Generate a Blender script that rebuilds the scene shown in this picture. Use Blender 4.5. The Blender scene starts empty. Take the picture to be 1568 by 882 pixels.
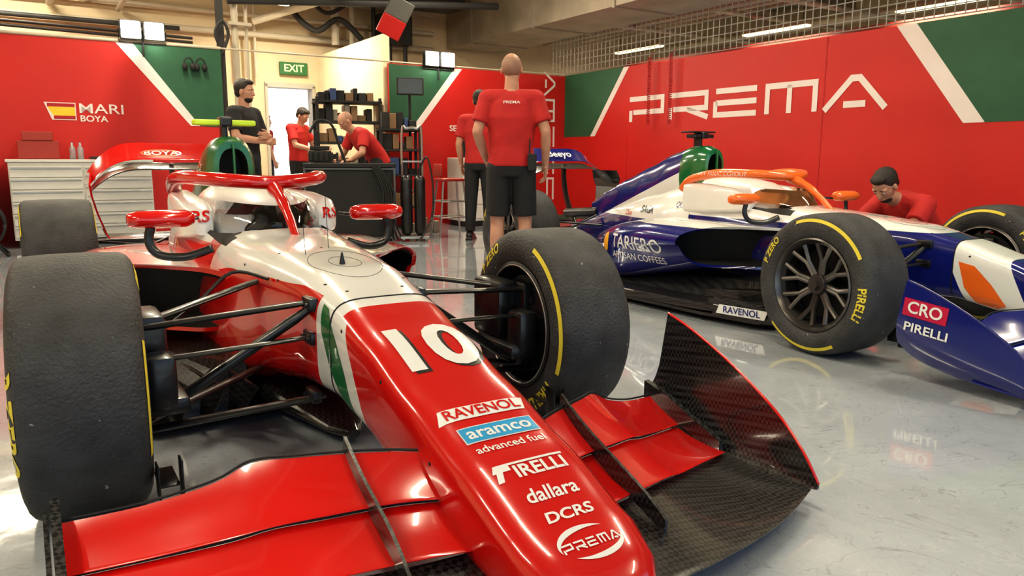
import bpy,bmesh,math,random
from mathutils import Vector,Matrix
from mathutils.bvhtree import BVHTree
from math import sin,cos,pi,radians,atan2,sqrt
random.seed(3)
sc=bpy.context.scene
V=Vector
# ---------------------------------------------------------------- materials
MC={}
def mat(name,col,rough=.5,metal=0,coat=0,noise=.06,nscale=6,bump=0,bscale=150,emis=0,trans=0,spec=.5,alpha=1,specks=0):
    if name in MC:return MC[name]
    m=bpy.data.materials.new(name);m.use_nodes=True;nt=m.node_tree;b=nt.nodes['Principled BSDF']
    c=(*col,1)
    b.inputs['Base Color'].default_value=c;b.inputs['Roughness'].default_value=rough;b.inputs['Metallic'].default_value=metal
    b.inputs['Coat Weight'].default_value=coat;b.inputs['Coat Roughness'].default_value=.04;b.inputs['Specular IOR Level'].default_value=spec
    if trans:b.inputs['Transmission Weight'].default_value=trans
    if alpha<1:b.inputs['Alpha'].default_value=alpha
    if emis:
        b.inputs['Emission Color'].default_value=c;b.inputs['Emission Strength'].default_value=emis
    tc=nt.nodes.new('ShaderNodeTexCoord')
    if noise:
        n=nt.nodes.new('ShaderNodeTexNoise');n.inputs['Scale'].default_value=nscale;n.inputs['Detail'].default_value=5
        nt.links.new(tc.outputs['Object'],n.inputs['Vector'])
        r=nt.nodes.new('ShaderNodeValToRGB');r.color_ramp.elements[0].position=.3;r.color_ramp.elements[1].position=.7
        r.color_ramp.elements[0].color=(*[x*(1-noise) for x in col],1);r.color_ramp.elements[1].color=(*[min(1,x*(1+noise)) for x in col],1)
        nt.links.new(n.outputs['Fac'],r.inputs['Fac']);cur=r.outputs['Color']
        if specks:
            n5=nt.nodes.new('ShaderNodeTexNoise');n5.inputs['Scale'].default_value=45;n5.inputs['Detail'].default_value=1;nt.links.new(tc.outputs['Object'],n5.inputs['Vector'])
            g=nt.nodes.new('ShaderNodeMath');g.operation='GREATER_THAN';g.inputs[1].default_value=.775;nt.links.new(n5.outputs['Fac'],g.inputs[0])
            mx=nt.nodes.new('ShaderNodeMix');mx.data_type='RGBA';nt.links.new(g.outputs[0],mx.inputs[0]);nt.links.new(cur,mx.inputs[6]);mx.inputs[7].default_value=(.3,.3,.3,1);cur=mx.outputs[2]
        nt.links.new(cur,b.inputs['Base Color'])
    if bump:
        n=nt.nodes.new('ShaderNodeTexNoise');n.inputs['Scale'].default_value=bscale;n.inputs['Detail'].default_value=4
        nt.links.new(tc.outputs['Object'],n.inputs['Vector'])
        bp=nt.nodes.new('ShaderNodeBump');bp.inputs['Strength'].default_value=bump;bp.inputs['Distance'].default_value=.01
        nt.links.new(n.outputs['Fac'],bp.inputs['Height']);nt.links.new(bp.outputs['Normal'],b.inputs['Normal'])
    MC[name]=m;return m
def livery(name,base,layers,rough=.2):
    m=bpy.data.materials.new(name);m.use_nodes=True;nt=m.node_tree;b=nt.nodes['Principled BSDF'];L=nt.links.new
    b.inputs['Roughness'].default_value=rough;b.inputs['Coat Weight'].default_value=1;b.inputs['Coat Roughness'].default_value=.03
    tc=nt.nodes.new('ShaderNodeTexCoord');sp=nt.nodes.new('ShaderNodeSeparateXYZ');L(tc.outputs['Object'],sp.inputs[0])
    ab=nt.nodes.new('ShaderNodeMath');ab.operation='ABSOLUTE';L(sp.outputs['Y'],ab.inputs[0])
    cb=nt.nodes.new('ShaderNodeCombineXYZ');L(sp.outputs['X'],cb.inputs[0]);L(ab.outputs[0],cb.inputs[1]);L(sp.outputs['Z'],cb.inputs[2])
    rgb=nt.nodes.new('ShaderNodeRGB');rgb.outputs[0].default_value=(*base,1);cur=rgb.outputs[0]
    for col,planes in layers:
        acc=None
        for (a,bb,c,d) in planes:
            dt=nt.nodes.new('ShaderNodeVectorMath');dt.operation='DOT_PRODUCT';L(cb.outputs[0],dt.inputs[0]);dt.inputs[1].default_value=(a,bb,c)
            g=nt.nodes.new('ShaderNodeMath');g.operation='GREATER_THAN';L(dt.outputs['Value'],g.inputs[0]);g.inputs[1].default_value=-d
            if acc is None:acc=g.outputs[0]
            else:
                mu=nt.nodes.new('ShaderNodeMath');mu.operation='MULTIPLY';L(acc,mu.inputs[0]);L(g.outputs[0],mu.inputs[1]);acc=mu.outputs[0]
        mx=nt.nodes.new('ShaderNodeMix');mx.data_type='RGBA';L(acc,mx.inputs[0]);L(cur,mx.inputs[6]);mx.inputs[7].default_value=(*col,1);cur=mx.outputs[2]
    L(cur,b.inputs['Base Color']);return m
def carbon_mat():
    m=bpy.data.materials.new('carbon_weave');m.use_nodes=True;nt=m.node_tree;b=nt.nodes['Principled BSDF'];L=nt.links.new
    tc=nt.nodes.new('ShaderNodeTexCoord');mp=nt.nodes.new('ShaderNodeMapping');L(tc.outputs['Object'],mp.inputs[0]);mp.inputs['Rotation'].default_value=(0.2,0.15,radians(45))
    ck=nt.nodes.new('ShaderNodeTexChecker');ck.inputs['Scale'].default_value=85;L(mp.outputs[0],ck.inputs['Vector'])
    ck.inputs['Color1'].default_value=(.006,.006,.007,1);ck.inputs['Color2'].default_value=(.04,.039,.038,1)
    L(ck.outputs['Color'],b.inputs['Base Color']);b.inputs['Roughness'].default_value=.3;b.inputs['Coat Weight'].default_value=.8;b.inputs['Coat Roughness'].default_value=.06
    return m
RED=(.60,.008,.006);WHITE=(.78,.77,.74);GREEN=(.010,.14,.045);BLUE=(.008,.014,.16);ORANGE=(.85,.16,.02);BLK=(.010,.010,.011)
m_red=mat('red_paint',RED,.18,coat=1,noise=.03)
m_white=mat('white_paint',WHITE,.3,coat=.6,noise=.02)
m_green=mat('green_paint',GREEN,.3,coat=.6)
m_blue=mat('blue_paint',BLUE,.2,coat=1)
m_orange=mat('orange_paint',ORANGE,.3,coat=.6)
m_blk=mat('black_satin',BLK,.35,coat=.2,noise=.2)
m_matblk=mat('matte_black',(.013,.013,.014),.7,noise=.2)
m_cyan=mat('cyan_paint',(.02,.33,.62),.3,coat=.5)
m_carbon=carbon_mat()
m_tyre=mat('tyre_rubber',(.038,.038,.040),.62,noise=.4,nscale=9,bump=.6,bscale=110,specks=1)
m_yel=mat('tyre_yellow',(.68,.55,.05),.55)
m_rim=mat('rim_gunmetal',(.12,.11,.105),.3,metal=.85,noise=.1)
m_rimdk=mat('rim_dark',(.03,.03,.032),.4,metal=.6)
m_steel=mat('steel',(.45,.44,.42),.3,metal=.9)
m_galv=mat('galvanised',(.36,.31,.25),.5,metal=.3,noise=.2,nscale=2)
m_fluo=mat('neon_yellow',(.65,.9,.05),.4)
m_smoke=mat('clear_screen',(.9,.9,.9),.05,trans=1,noise=0)
m_amber=mat('amber_screen',(.9,.45,.2),.05,trans=.9,noise=0)
m_skin=mat('skin',(.46,.24,.16),.5,noise=.08,nscale=20)
m_hair=mat('dark_hair',(.02,.013,.01),.6,noise=.4,nscale=60,bump=.6,bscale=120)
m_stub=mat('shaved_hair',(.30,.17,.12),.6,noise=.1)
m_shirt=mat('red_shirt',(.42,.016,.015),.8,noise=.12,bump=1,bscale=9)
m_bshirt=mat('black_shirt',(.018,.018,.02),.85,noise=.2,bump=1,bscale=9)
m_short=mat('black_shorts',(.012,.012,.014),.8,noise=.2,bump=.6,bscale=9)
m_eye=mat('eye_white',(.6,.56,.52),.3);m_lip=mat('lip',(.38,.14,.11),.5)
# ---------------------------------------------------------------- mesh helpers
def empty(name,loc=(0,0,0),rz=0,parent=None):
    e=bpy.data.objects.new(name,None);sc.collection.objects.link(e);e.location=loc;e.rotation_euler=(0,0,rz);e.parent=parent;return e
def obj(name,bm_or_me,mats,parent=None,smooth=False,loc=None,rot=None,auto=None):
    if isinstance(bm_or_me,bmesh.types.BMesh):
        bmesh.ops.recalc_face_normals(bm_or_me,faces=bm_or_me.faces[:])
        me=bpy.data.meshes.new(name);bm_or_me.to_mesh(me);bm_or_me.free()
    else:me=bm_or_me
    if not isinstance(mats,(list,tuple)):mats=[mats]
    for m in mats:me.materials.append(m)
    if smooth:
        for p in me.polygons:p.use_smooth=True
        if auto:
            try:me.set_sharp_from_angle(angle=radians(auto))
            except Exception:pass
    o=bpy.data.objects.new(name,me);sc.collection.objects.link(o);o.parent=parent
    if loc is not None:o.location=loc
    if rot is not None:o.rotation_euler=rot
    return o
def box(bm,c,s,M=None,mi=0,bev=0):
    r=bmesh.ops.create_cube(bm,size=1)
    vs=r['verts'];bmesh.ops.scale(bm,vec=s,verts=vs);bmesh.ops.translate(bm,vec=c,verts=vs)
    fs=list({f for v in vs for f in v.link_faces})
    for f in fs:f.material_index=mi
    if bev:
        es=list({e for v in vs for e in v.link_edges});rr=bmesh.ops.bevel(bm,geom=es,offset=bev,segments=2,affect='EDGES',profile=.5)
        vs=list({v for f in rr['faces'] for v in f.verts}|{v for v in vs if v.is_valid})
        for f in rr['faces']:f.material_index=mi
    if M is not None:bmesh.ops.transform(bm,matrix=M,verts=[v for v in vs if v.is_valid])
    return vs
def loft(bm,rings,mi=0,caps=True,closed=True):
    R=[[bm.verts.new(p) for p in r] for r in rings];n=len(R[0]);k=n if closed else n-1
    for a,b in zip(R,R[1:]):
        for i in range(k):
            try:f=bm.faces.new((a[i],a[(i+1)%n],b[(i+1)%n],b[i]));f.material_index=mi
            except ValueError:pass
    if caps and closed:
        for r in (R[0],R[-1]):
            try:f=bm.faces.new(r);f.material_index=mi
            except ValueError:pass
    return R
def frame(d,up=V((0,0,1))):
    d=d.normalized();s=d.cross(up)
    if s.length<1e-4:s=d.cross(V((1,0,0)))
    s.normalize();return s,s.cross(d).normalized()
def rod(bm,a,b,r0,r1=None,seg=12,mi=0,flat=1):
    a=V(a);b=V(b);r1=r0 if r1 is None else r1;s,u=frame(b-a)
    loft(bm,[[p+(s*cos(t)*r+u*sin(t)*r*flat) for t in [2*pi*i/seg for i in range(seg)]] for p,r in((a,r0),(b,r1))],mi)
def capsule(bm,a,b,r0,r1,seg=14,flatend=False):
    a=V(a);b=V(b);d=(b-a);L=d.length or 1e-4;d=d/L;s,u=frame(d);R=[]
    st=[(a-d*r0*cos(t),r0*sin(t)) for t in (.25,.7,1.1)]+[(a,r0),(b,r1)]
    if not flatend:st+=[(b+d*r1*sin(t),r1*cos(t)) for t in (.45,.9,1.32)]
    loft(bm,[[p+s*cos(2*pi*i/seg)*r+u*sin(2*pi*i/seg)*r for i in range(seg)] for p,r in st])
def ellip(bm,c,r,M=None,mi=0,sub=3):
    x=bmesh.ops.create_icosphere(bm,subdivisions=sub,radius=1);vs=x['verts'];bmesh.ops.scale(bm,vec=r,verts=vs);bmesh.ops.translate(bm,vec=c,verts=vs)
    if M is not None:bmesh.ops.transform(bm,matrix=M,verts=vs)
    for f in {f for v in vs for f in v.link_faces}:f.material_index=mi
def tube(bm,pts,r,seg=10,mi=0,closed=False,flat=1):
    pts=[V(p) for p in pts];R=[];n=len(pts);pu=None
    for i,p in enumerate(pts):
        d=(pts[min(i+1,n-1)]-pts[max(i-1,0)]).normalized()
        if pu is None:s,u=frame(d)
        else:
            s=d.cross(pu).normalized();u=s.cross(d).normalized()
        pu=u;rr=r[i] if isinstance(r,(list,tuple)) else r
        R.append([p+s*cos(2*pi*k/seg)*rr+u*sin(2*pi*k/seg)*rr*flat for k in range(seg)])
    loft(bm,R,mi)
def smoothpts(pts,n=6):
    pts=[V(p) for p in pts];out=[];N=len(pts)
    for i in range(N-1):
        p0=pts[max(i-1,0)];p1=pts[i];p2=pts[i+1];p3=pts[min(i+2,N-1)]
        for k in range(n):
            t=k/n;out.append(.5*((2*p1)+(-p0+p2)*t+(2*p0-5*p1+4*p2-p3)*t*t+(-p0+3*p1-3*p2+p3)*t**3))
    out.append(pts[-1]);return out
def interp(tab,x):
    tab=sorted(tab)
    if x<=tab[0][0]:return tab[0][1:]
    for a,b in zip(tab,tab[1:]):
        if x<=b[0]:
            t=(x-a[0])/(b[0]-a[0]);t2=t*t*(3-2*t)*.35+t*.65
            return tuple(a[i]+(b[i]-a[i])*t2 for i in range(1,len(a)))
    return tab[-1][1:]
def sell(x,hw,zb,zt,n=3.,N=40,split=.5,cy=0):
    zc=zb+(zt-zb)*split;P=[]
    for i in range(N):
        t=2*pi*i/N;c,s=cos(t),sin(t);y=hw*math.copysign(abs(c)**(2/n),c);h=(zt-zc) if s>0 else (zc-zb)
        P.append(V((x,cy+y,zc+h*math.copysign(abs(s)**(2/n),s))))
    return P
def lathe(bm,prof,N=72,mi=0,axis='y',close=True):
    R=[]
    for k in range(N):
        t=2*pi*k/N;R.append([bm.verts.new((r*cos(t),y,r*sin(t))) for y,r in prof])
    m=len(prof)
    for k in range(N):
        a=R[k];b=R[(k+1)%N]
        for i in range(m if close else m-1):
            f=bm.faces.new((a[i],a[(i+1)%m],b[(i+1)%m],b[i]));f.material_index=mi
def evalmesh(o,mods):
    for t,kw in mods:
        m=o.modifiers.new(t,t)
        for k,v in kw.items():setattr(m,k,v)
    dg=bpy.context.evaluated_depsgraph_get();dg.update();me=bpy.data.meshes.new_from_object(o.evaluated_get(dg));o.modifiers.clear();old=o.data;o.data=me;bpy.data.meshes.remove(old);return o
def comb(*obs):
    vs=[];fs=[]
    for o in obs:
        n=len(vs);vs+=[v.co.copy() for v in o.data.vertices];fs+=[[i+n for i in p.vertices] for p in o.data.polygons]
    return BVHTree.FromPolygons(vs,fs)
def flatpoly(bm,polys,mi=0):
    for p in polys:
        vs=[bm.verts.new((x,y,0)) for x,y in p]
        try:
            f=bm.faces.new(vs);f.material_index=mi
        except ValueError:pass
def ribbon(pts,t):
    out=[]
    n=len(pts);L=[];R=[]
    for i in range(n):
        p=V(pts[i]+(0,)) if len(pts[i])==2 else V(pts[i])
        d1=(V(pts[i]+(0,))-V(pts[i-1]+(0,))).normalized() if i>0 else None
        d2=(V(pts[i+1]+(0,))-V(pts[i]+(0,))).normalized() if i<n-1 else None
        if d1 is None:d=d2;k=1
        elif d2 is None:d=d1;k=1
        else:
            d=(d1+d2).normalized();k=1/max(.4,d.dot(d1))
        nn=V((-d.y,d.x,0))*t/2*k;L.append(p+nn);R.append(p-nn)
    for i in range(n-1):out.append([(L[i].x,L[i].y),(L[i+1].x,L[i+1].y),(R[i+1].x,R[i+1].y),(R[i].x,R[i].y)])
    return out
def prema_polys(h,t=.15,lw=2.3,gap=.28):
    G=[[[(.0,.92),(lw,.92),(lw,.38),(.25,.38)],[(.09,.46),(.09,0)]],
       [[(.0,.92),(lw,.92),(lw,.38),(.25,.38)],[(.09,.46),(.09,0)],[(lw*.5,.36),(lw+.1,.03)]],
       [[(lw,.92),(.1,.92)],[(lw,.5),(.1,.5)],[(lw,.08),(.09,.08),(.09,.56)]],
       [[(.09,0),(.09,.92),(lw,.92),(lw,0)],[(lw/2,.92),(lw/2,0)]],
       [[(.0,0.0),(lw*.46,.94),(lw*.6,.94),(lw*1.05,0)],[(lw*.34,.16),(lw*.72,.16)]]]
    P=[];x=0
    for g in G:
        for s in g:
            P+=[[(a*h+0,b*h) for a,b in q] for q in ribbon([(x+a,b) for a,b in s],t)]
        x+=lw+gap+.07
    W=(x-gap)*h
    return [[(a-W/2,b-h/2) for a,b in q] for q in P],W
def text_bm(s,size,bold=0,shear=0,space=1,sx=1):
    c=bpy.data.curves.new('t','FONT');c.body=s;c.size=size;c.align_x='CENTER';c.align_y='CENTER';c.offset=bold*size;c.shear=shear;c.space_character=space;c.resolution_u=4
    o=bpy.data.objects.new('t',c);sc.collection.objects.link(o);bpy.context.view_layer.update()
    me=bpy.data.meshes.new_from_object(o);bpy.data.objects.remove(o);bpy.data.curves.remove(c)
    bm=bmesh.new();bm.from_mesh(me);bpy.data.meshes.remove(me)
    if sx!=1:bmesh.ops.scale(bm,vec=(sx,1,1),verts=bm.verts[:])
    return bm
def poly_bm(polys):
    bm=bmesh.new();flatpoly(bm,polys);bmesh.ops.triangulate(bm,faces=bm.faces[:]);return bm
def ellipse_ring(a,b,t,a0,a1,n=40,taper=True):
    P=[]
    for i in range(n):
        q=[]
        for j,sg in((i,1),(i+1,1),(i+1,-1),(i,-1)):
            th=a0+(a1-a0)*j/n;w=t*(sin(pi*j/n) if taper else 1)/2*sg
            q.append(((a+w)*cos(th),(b+w)*sin(th)))
        P.append(q)
    return P
def decal(name,bm,mtl,parent,org,ux,uy,bvh=None,off=.0018,grid=.02,dirn=None):
    org=V(org);ux=V(ux).normalized();uy=V(uy).normalized();nn=ux.cross(uy)
    if bvh is not None:
        xs=[v.co.x for v in bm.verts];ys=[v.co.y for v in bm.verts]
        for ax,lo,hi in((0,min(xs),max(xs)),(1,min(ys),max(ys))):
            k=lo+grid
            while k<hi:
                co=[0,0,0];co[ax]=k;no=[0,0,0];no[ax]=1
                bmesh.ops.bisect_plane(bm,geom=bm.verts[:]+bm.edges[:]+bm.faces[:],plane_co=co,plane_no=no);k+=grid
    d=(-nn if dirn is None else V(dirn)).normalized();miss=[]
    for v in bm.verts:
        p=org+ux*v.co.x+uy*v.co.y
        if bvh is not None:
            h=bvh.ray_cast(p-d*.6,d,3)
            if h[0] is not None:
                n=h[1] if h[1].dot(d)<0 else -h[1]
                v.co=h[0]+n*off;continue
            miss.append(v)
        v.co=p-d*off
    if miss:bmesh.ops.delete(bm,geom=miss,context='VERTS')
    me=bpy.data.meshes.new(name);bm.to_mesh(me);bm.free();return obj(name,me,mtl,parent)
# ---------------------------------------------------------------- wheels
MK0={1:([(70,150),(240,315)],[('PIRELLI',190,.052),('P ZERO',30,.045)]),-1:([(70,150),(240,315)],[('PIRELLI',190,.052),('P ZERO',30,.045)])}
MKL={1:([(-25,65),(165,240)],[('PIRELLI',-52,.055),('P ZERO',130,.05)]),-1:([(-22,66),(165,240)],[('PIRELLI',-50,.055),('P ZERO',130,.05)])}
MKR={1:([(-60,20)],[('P ZERO',182,.075),('PIRELLI',70,.055)]),-1:([(150,205),(330,390)],[('PIRELLI',100,.05)])}
def wheel(car,name,x,y,w,steer,outer,rimcol,marks=MK0):
    R=.362;h=w/2
    e=empty(name,(x,y,.362),steer+(0 if outer>0 else pi),car)
    side=[(h-.020,.236),(h-.008,.252),(h-.001,.275),(h,.295),(h-.003,.316),(h-.010,.336),(h-.021,.350),(h-.037,.358)]
    prof=side+[(h*.4,.3615),(0,.362),(-h*.4,.3615)]+[(-a,b) for a,b in reversed(side)]+[(-h+.03,.228),(h-.03,.228)]
    bm=bmesh.new();lathe(bm,prof,96);obj('tyre',bm,m_tyre,e,True,auto=50)
    def sy(r):
        s=sorted(side,key=lambda q:q[1])
        for a,b in zip(s,s[1:]):
            if r<=b[1]:
                t=(r-a[1])/(b[1]-a[1]);return a[0]+(b[0]-a[0])*t
        return s[-1][0]
    bm=bmesh.new()
    for sg in(1,-1):
        for a0,a1 in marks[sg][0]:
            n=30;rr=(.320,.3255,.331,.336) ;prev=None
            for i in range(n+1):
                t=radians(a0+(a1-a0)*i/n);cur=[bm.verts.new((r*cos(t),sg*(sy(r)+.0018),r*sin(t))) for r in rr]
                if prev:
                    for j in range(3):bm.faces.new((prev[j],prev[j+1],cur[j+1],cur[j]))
                prev=cur
        for s,ang,size in marks[sg][1]:
            tb=text_bm(s,size,.03,space=1.05)
            bmesh.ops.triangulate(tb,faces=tb.faces[:])
            vm={}
            for v in tb.verts:
                r=.309+v.co.y*1.1
                t=radians(ang)+v.co.x/.309*sg
                r=min(max(r,.24),.349);vm[v]=bm.verts.new((r*cos(t),sg*(sy(r)+.0022),r*sin(t)))
            for f in tb.faces:
                try:bm.faces.new([vm[v] for v in f.verts])
                except ValueError:pass
            tb.free()
    obj('sidewall_markings',bm,m_yel,e)
    # rim
    bm=bmesh.new()
    lathe(bm,[(h-.012,.240),(h-.006,.232),(h-.02,.222),(h-.06,.208),(0,.204),(-h+.06,.208),(-h+.02,.222),(-h+.006,.232),(-h+.012,.240),(-h+.03,.230),(0,.216),(h-.03,.230)],72)
    obj('rim_barrel',bm,rimcol,e,True,auto=40)
    bm=bmesh.new();fy=h-.06
    for k in range(8):
        a=2*pi*k/8+.2
        for s in(-1,1):
            a2=a+s*.20
            p0=V((.045*cos(a+s*.12),fy-.02,.045*sin(a+s*.12)));pm=V((.13*cos(a+s*.07),fy-.008,.13*sin(a+s*.07)));p1=V((.214*cos(a2),fy+.014,.214*sin(a2)))
            tube(bm,[p0,pm,p1],[.019,.0145,.016],8,flat=.9)
    lathe(bm,[(fy,.056),(fy+.012,.049),(fy+.012,.0),(fy-.03,.0),(fy-.04,.06)],32,close=True)
    lathe(bm,[(fy+.035,.028),(fy+.035,.0),(fy,0),(fy,.03)],6,close=True)
    lathe(bm,[(fy+.02,.222),(fy+.024,.212),(fy+.005,.205),(fy+.0,.215)],64)
    obj('spokes',bm,rimcol,e,True,auto=40)
    bm=bmesh.new()
    lathe(bm,[(-h+.05,.150),(-h+.05,.185),(.02,.19),(.02,.06),(.0,.06),(-h+.06,.15)],48)
    lathe(bm,[(-h+.02,.0),(-h+.02,.075),(-h+.04,.085),(-h+.06,.16),(-h+.06,0)],32)
    for k in range(6):
        a=k*pi/3;box(bm,(.115*cos(a),-h+.045,.115*sin(a)),(.03,.02,.03),bev=.004)
    obj('brake_drum',bm,m_rimdk,e,True,auto=40)
    bm=bmesh.new();lathe(bm,[(-h+.008,.231),(-h+.004,.226),(-h+.014,.222),(-h+.018,.227)],72);obj('rim_flange',bm,m_steel,e,True)
    return e
# ---------------------------------------------------------------- wing surface
def airfoil(LE,TE,th,cam=.06,n=12):
    LE=V(LE);TE=V(TE);c=TE-LE;L=c.length;up=V((0,0,1))-c*(c.z/(L*L));up.normalize();U=[];D=[]
    for i in range(n+1):
        t=(1-cos(pi*i/n))/2;yt=th*(1.48*sqrt(t)-.63*t-1.76*t*t+1.42*t**3-.51*t**4)*1.0;cm=-cam*L*4*t*(1-t)
        b=LE+c*t+up*cm;U.append(b+up*(yt/2+.001));D.append(b-up*(yt/2+.001))
    return U+D[::-1]
def wing(bm,LEs,TEs,th,cam=.06,sub=4,mi=0):
    L=smoothpts(LEs,sub);T=smoothpts(TEs,sub);loft(bm,[airfoil(a,b,th,cam) for a,b in zip(L,T)],mi)
def mir(p):return(p[0],-p[1],p[2])
# ---------------------------------------------------------------- car
TUB=[(1.385,.05,.13,.165,3),(1.37,.100,.105,.19,3),(1.33,.134,.09,.222,3.2),(1.25,.155,.09,.256,3.8),(1.0,.162,.118,.345,4.6),(.75,.165,.175,.425,4.8),(.5,.166,.232,.508,4.8),(.27,.172,.265,.575,4.6),
     (0,.194,.25,.636,4.2),(-.3,.235,.20,.665,3.8),(-.6,.285,.12,.685,3.6),(-.8,.31,.09,.705,3.2),(-1.0,.322,.08,.735,3),(-1.3,.33,.08,.785,2.8),(-1.5,.325,.08,.815,2.7),(-1.62,.30,.08,.82,2.7)]
def body_loft(tab,x0,x1,n):
    R=[]
    for i in range(n+1):
        x=x0+(x1-x0)*i/n;hw,zb,zt,e=interp(tab,x);R.append(sell(x,hw,zb,zt,e,48))
    return R
def build_car(cx,cy,th,S):
    car=empty('race_car',(cx,cy,0),th-pi/2)
    lv=S['lv']
    # nose
    bm=bmesh.new();R=[sell(x,*interp(TUB,x)[:3],interp(TUB,x)[3],48) for x in (1.385,1.378,1.37,1.35,1.33,1.29)]+body_loft(TUB,1.25,.275,24)
    loft(bm,R);nose=obj('nose_cone',bm,lv['nose'],car,True,auto=60)
    bm=bmesh.new();loft(bm,body_loft(TUB,.268,-1.62,44));tub=obj('monocoque',bm,lv['tub'],car,True)
    bm=bmesh.new();rr=[]
    for x,hw in((-.74,.10),(-.80,.19),(-.92,.235),(-1.15,.25),(-1.38,.235),(-1.5,.15)):rr.append(sell(x,hw,.30,1.2,4,32))
    loft(bm,rr);cut=obj('cut',bm,m_matblk);bpy.context.view_layer.update()
    cut.parent=car;bpy.context.view_layer.update()
    evalmesh(tub,[('BOOLEAN',dict(object=cut,operation='DIFFERENCE',solver='EXACT'))]);bpy.data.objects.remove(cut)
    tub.data.materials.clear();tub.data.materials.append(lv['tub']);tub.data.materials.append(m_matblk)
    for p in tub.data.polygons:
        p.use_smooth=True
        c=p.center;hw=interp(TUB,c.x)[0]
        p.material_index=1 if (-1.51<c.x<-.73 and abs(c.y)<.253 and c.z>.28 and c.z<interp(TUB,c.x)[2]-.02 and abs(c.y)<hw-.04) else 0
    try:tub.data.set_sharp_from_angle(angle=radians(45))
    except Exception:pass
    bvt=comb(nose,tub)
    # panel line between nose and tub + inspection hatch
    bm=bmesh.new()
    r0=[V((p.x,p.y*1.004,p.z+.0008)) for p in sell(.2715,*interp(TUB,.2715)[:3],4.6,48)]
    tube(bm,r0+[r0[0]],.0022,6);
    for r in (.075,.17):
        pts=[]
        for i in range(41):
            a=2*pi*i/40;x=-.06+r*cos(a)*1.0;y=.62*r*sin(a)*1.1;h=bvt.ray_cast(V((x,y,2)),V((0,0,-1)))
            pts.append(h[0]+V((0,0,.0002)) if h[0] else V((x,y,.65)))
        tube(bm,pts,.0010,5)
    for x,y in((.2,.09),(.2,-.09),(.12,.13),(.12,-.13),(-.3,.15),(-.3,-.15),(-.3,0)):
        h=bvt.ray_cast(V((x,y,2)),V((0,0,-1)))
        if h[0]:ellip(bm,h[0],(.006,.006,.002),sub=2)
    for x,z in((.35,.50),(.35,.34),(.1,.56),(.1,.30),(-.15,.58),(-.1,.28),(-.45,.6),(.62,.42),(.9,.3)):
        h=bvt.ray_cast(V((x,-2,z)),V((0,1,0)))
        if h[0]:ellip(bm,h[0],(.006,.002,.006),sub=2)
    obj('panel_lines',bm,m_matblk,car)
    # steering wheel, seat, headrest
    bm=bmesh.new();box(bm,(-1.38,0,.55),(.12,.36,.35),bev=.04);box(bm,(-1.12,0,.4),(.5,.34,.1),bev=.04);obj('seat',bm,m_matblk,car,True,auto=40)
    bm=bmesh.new();box(bm,(-.90,0,.64),(.03,.26,.12),bev=.02);obj('steering_wheel',bm,m_blk,car)
    bm=bmesh.new()
    loft(bm,[sell(x,hw,.5,zt,2.6,32) for x,hw,zt in((-.96,.07,.70),(-.99,.16,.745),(-1.05,.20,.795),(-1.15,.22,.84),(-1.3,.24,.862),(-1.45,.235,.875),(-1.58,.2,.87))]);obj('cockpit_cover',bm,lv['head'],car,True,auto=60)
    for sg in(1,-1):
        bm=bmesh.new();rr=[]
        for x,y0,y1,z0,z1 in((-1.02,.23,.30,.66,.735),(-1.06,.215,.325,.65,.77),(-1.14,.21,.345,.64,.80),(-1.35,.21,.35,.62,.82),(-1.6,.20,.32,.62,.83)):
            rr.append([V((x,sg*((y0+y1)/2+(y1-y0)/2*math.copysign(abs(cos(a))**.5,cos(a))),(z0+z1)/2+(z1-z0)/2*math.copysign(abs(sin(a))**.5,sin(a)))) for a in [2*pi*i/28 for i in range(28)]])
        loft(bm,rr);pd=obj('headrest_pad',bm,lv['head'],car,True,auto=60)
        if S['id']==1:decal('sponsor_lettering',text_bm('RS',.062,.025,shear=.2,sx=1.15),m_red,car,(-.8,sg*.282,.735),(0,1,0),(0,0,1),comb(pd),.003,.02,dirn=(-1,0,0))
    # engine cover
    EC=[(-1.5,.325,.08,.80,2.6),(-1.8,.31,.08,.80,2.4),(-2.2,.25,.08,.72,2.2),(-2.6,.16,.09,.62,2.2),(-3.0,.10,.12,.50,2.2),(-3.35,.07,.2,.40,2.2)]
    bm=bmesh.new();loft(bm,body_loft(EC,-1.55,-3.35,24));eco=obj('engine_cover',bm,lv['cover'],car,True,auto=60)
    AB=[(-1.62,.095,.77,1.065,2.4),(-1.66,.118,.73,1.09,2.4),(-1.8,.125,.70,1.09,2.3),(-2.0,.115,.62,1.04,2.1),(-2.3,.085,.5,.93,2.),(-2.6,.055,.45,.82,2.),(-2.9,.03,.4,.70,2.),(-3.1,.012,.35,.6,2.)]
    bm=bmesh.new();rr=body_loft(AB,-1.62,-3.1,26)
    inn=[V((-1.615,p.y*.74,.93+(p.z-.93)*.74)) for p in rr[0]];inn2=[V((-1.75,p.y*.66,.93+(p.z-.93)*.66)) for p in rr[0]]
    Rv=loft(bm,[inn2,inn]+rr,0);
    bm.verts.ensure_lookup_table()
    n0=len(inn2);inset=set(bm.verts[i] for i in range(n0*2))
    for f in bm.faces:
        if all(v in inset for v in f.verts):f.material_index=1
    cov=obj('airbox',bm,[lv['air'],m_matblk],car,True,auto=50)
    bm=bmesh.new();box(bm,(-1.60,0,.945),(.02,.012,.22),bev=.004);obj('airbox_splitter',bm,lv['splitter'],car)
    # camera pod
    bm=bmesh.new();box(bm,(-1.80,0,1.12),(.07,.03,.08),bev=.01)
    box(bm,(-1.78,0,1.16),(.09,.30 if S['id']==1 else .2,.028),mi=1,bev=.008);box(bm,(-1.77,0,1.165),(.1,.06,.05),mi=0,bev=.01)
    if S['id']==2:box(bm,(-1.80,0,1.19),(.12,.24,.012),mi=0,bev=.004)
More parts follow.
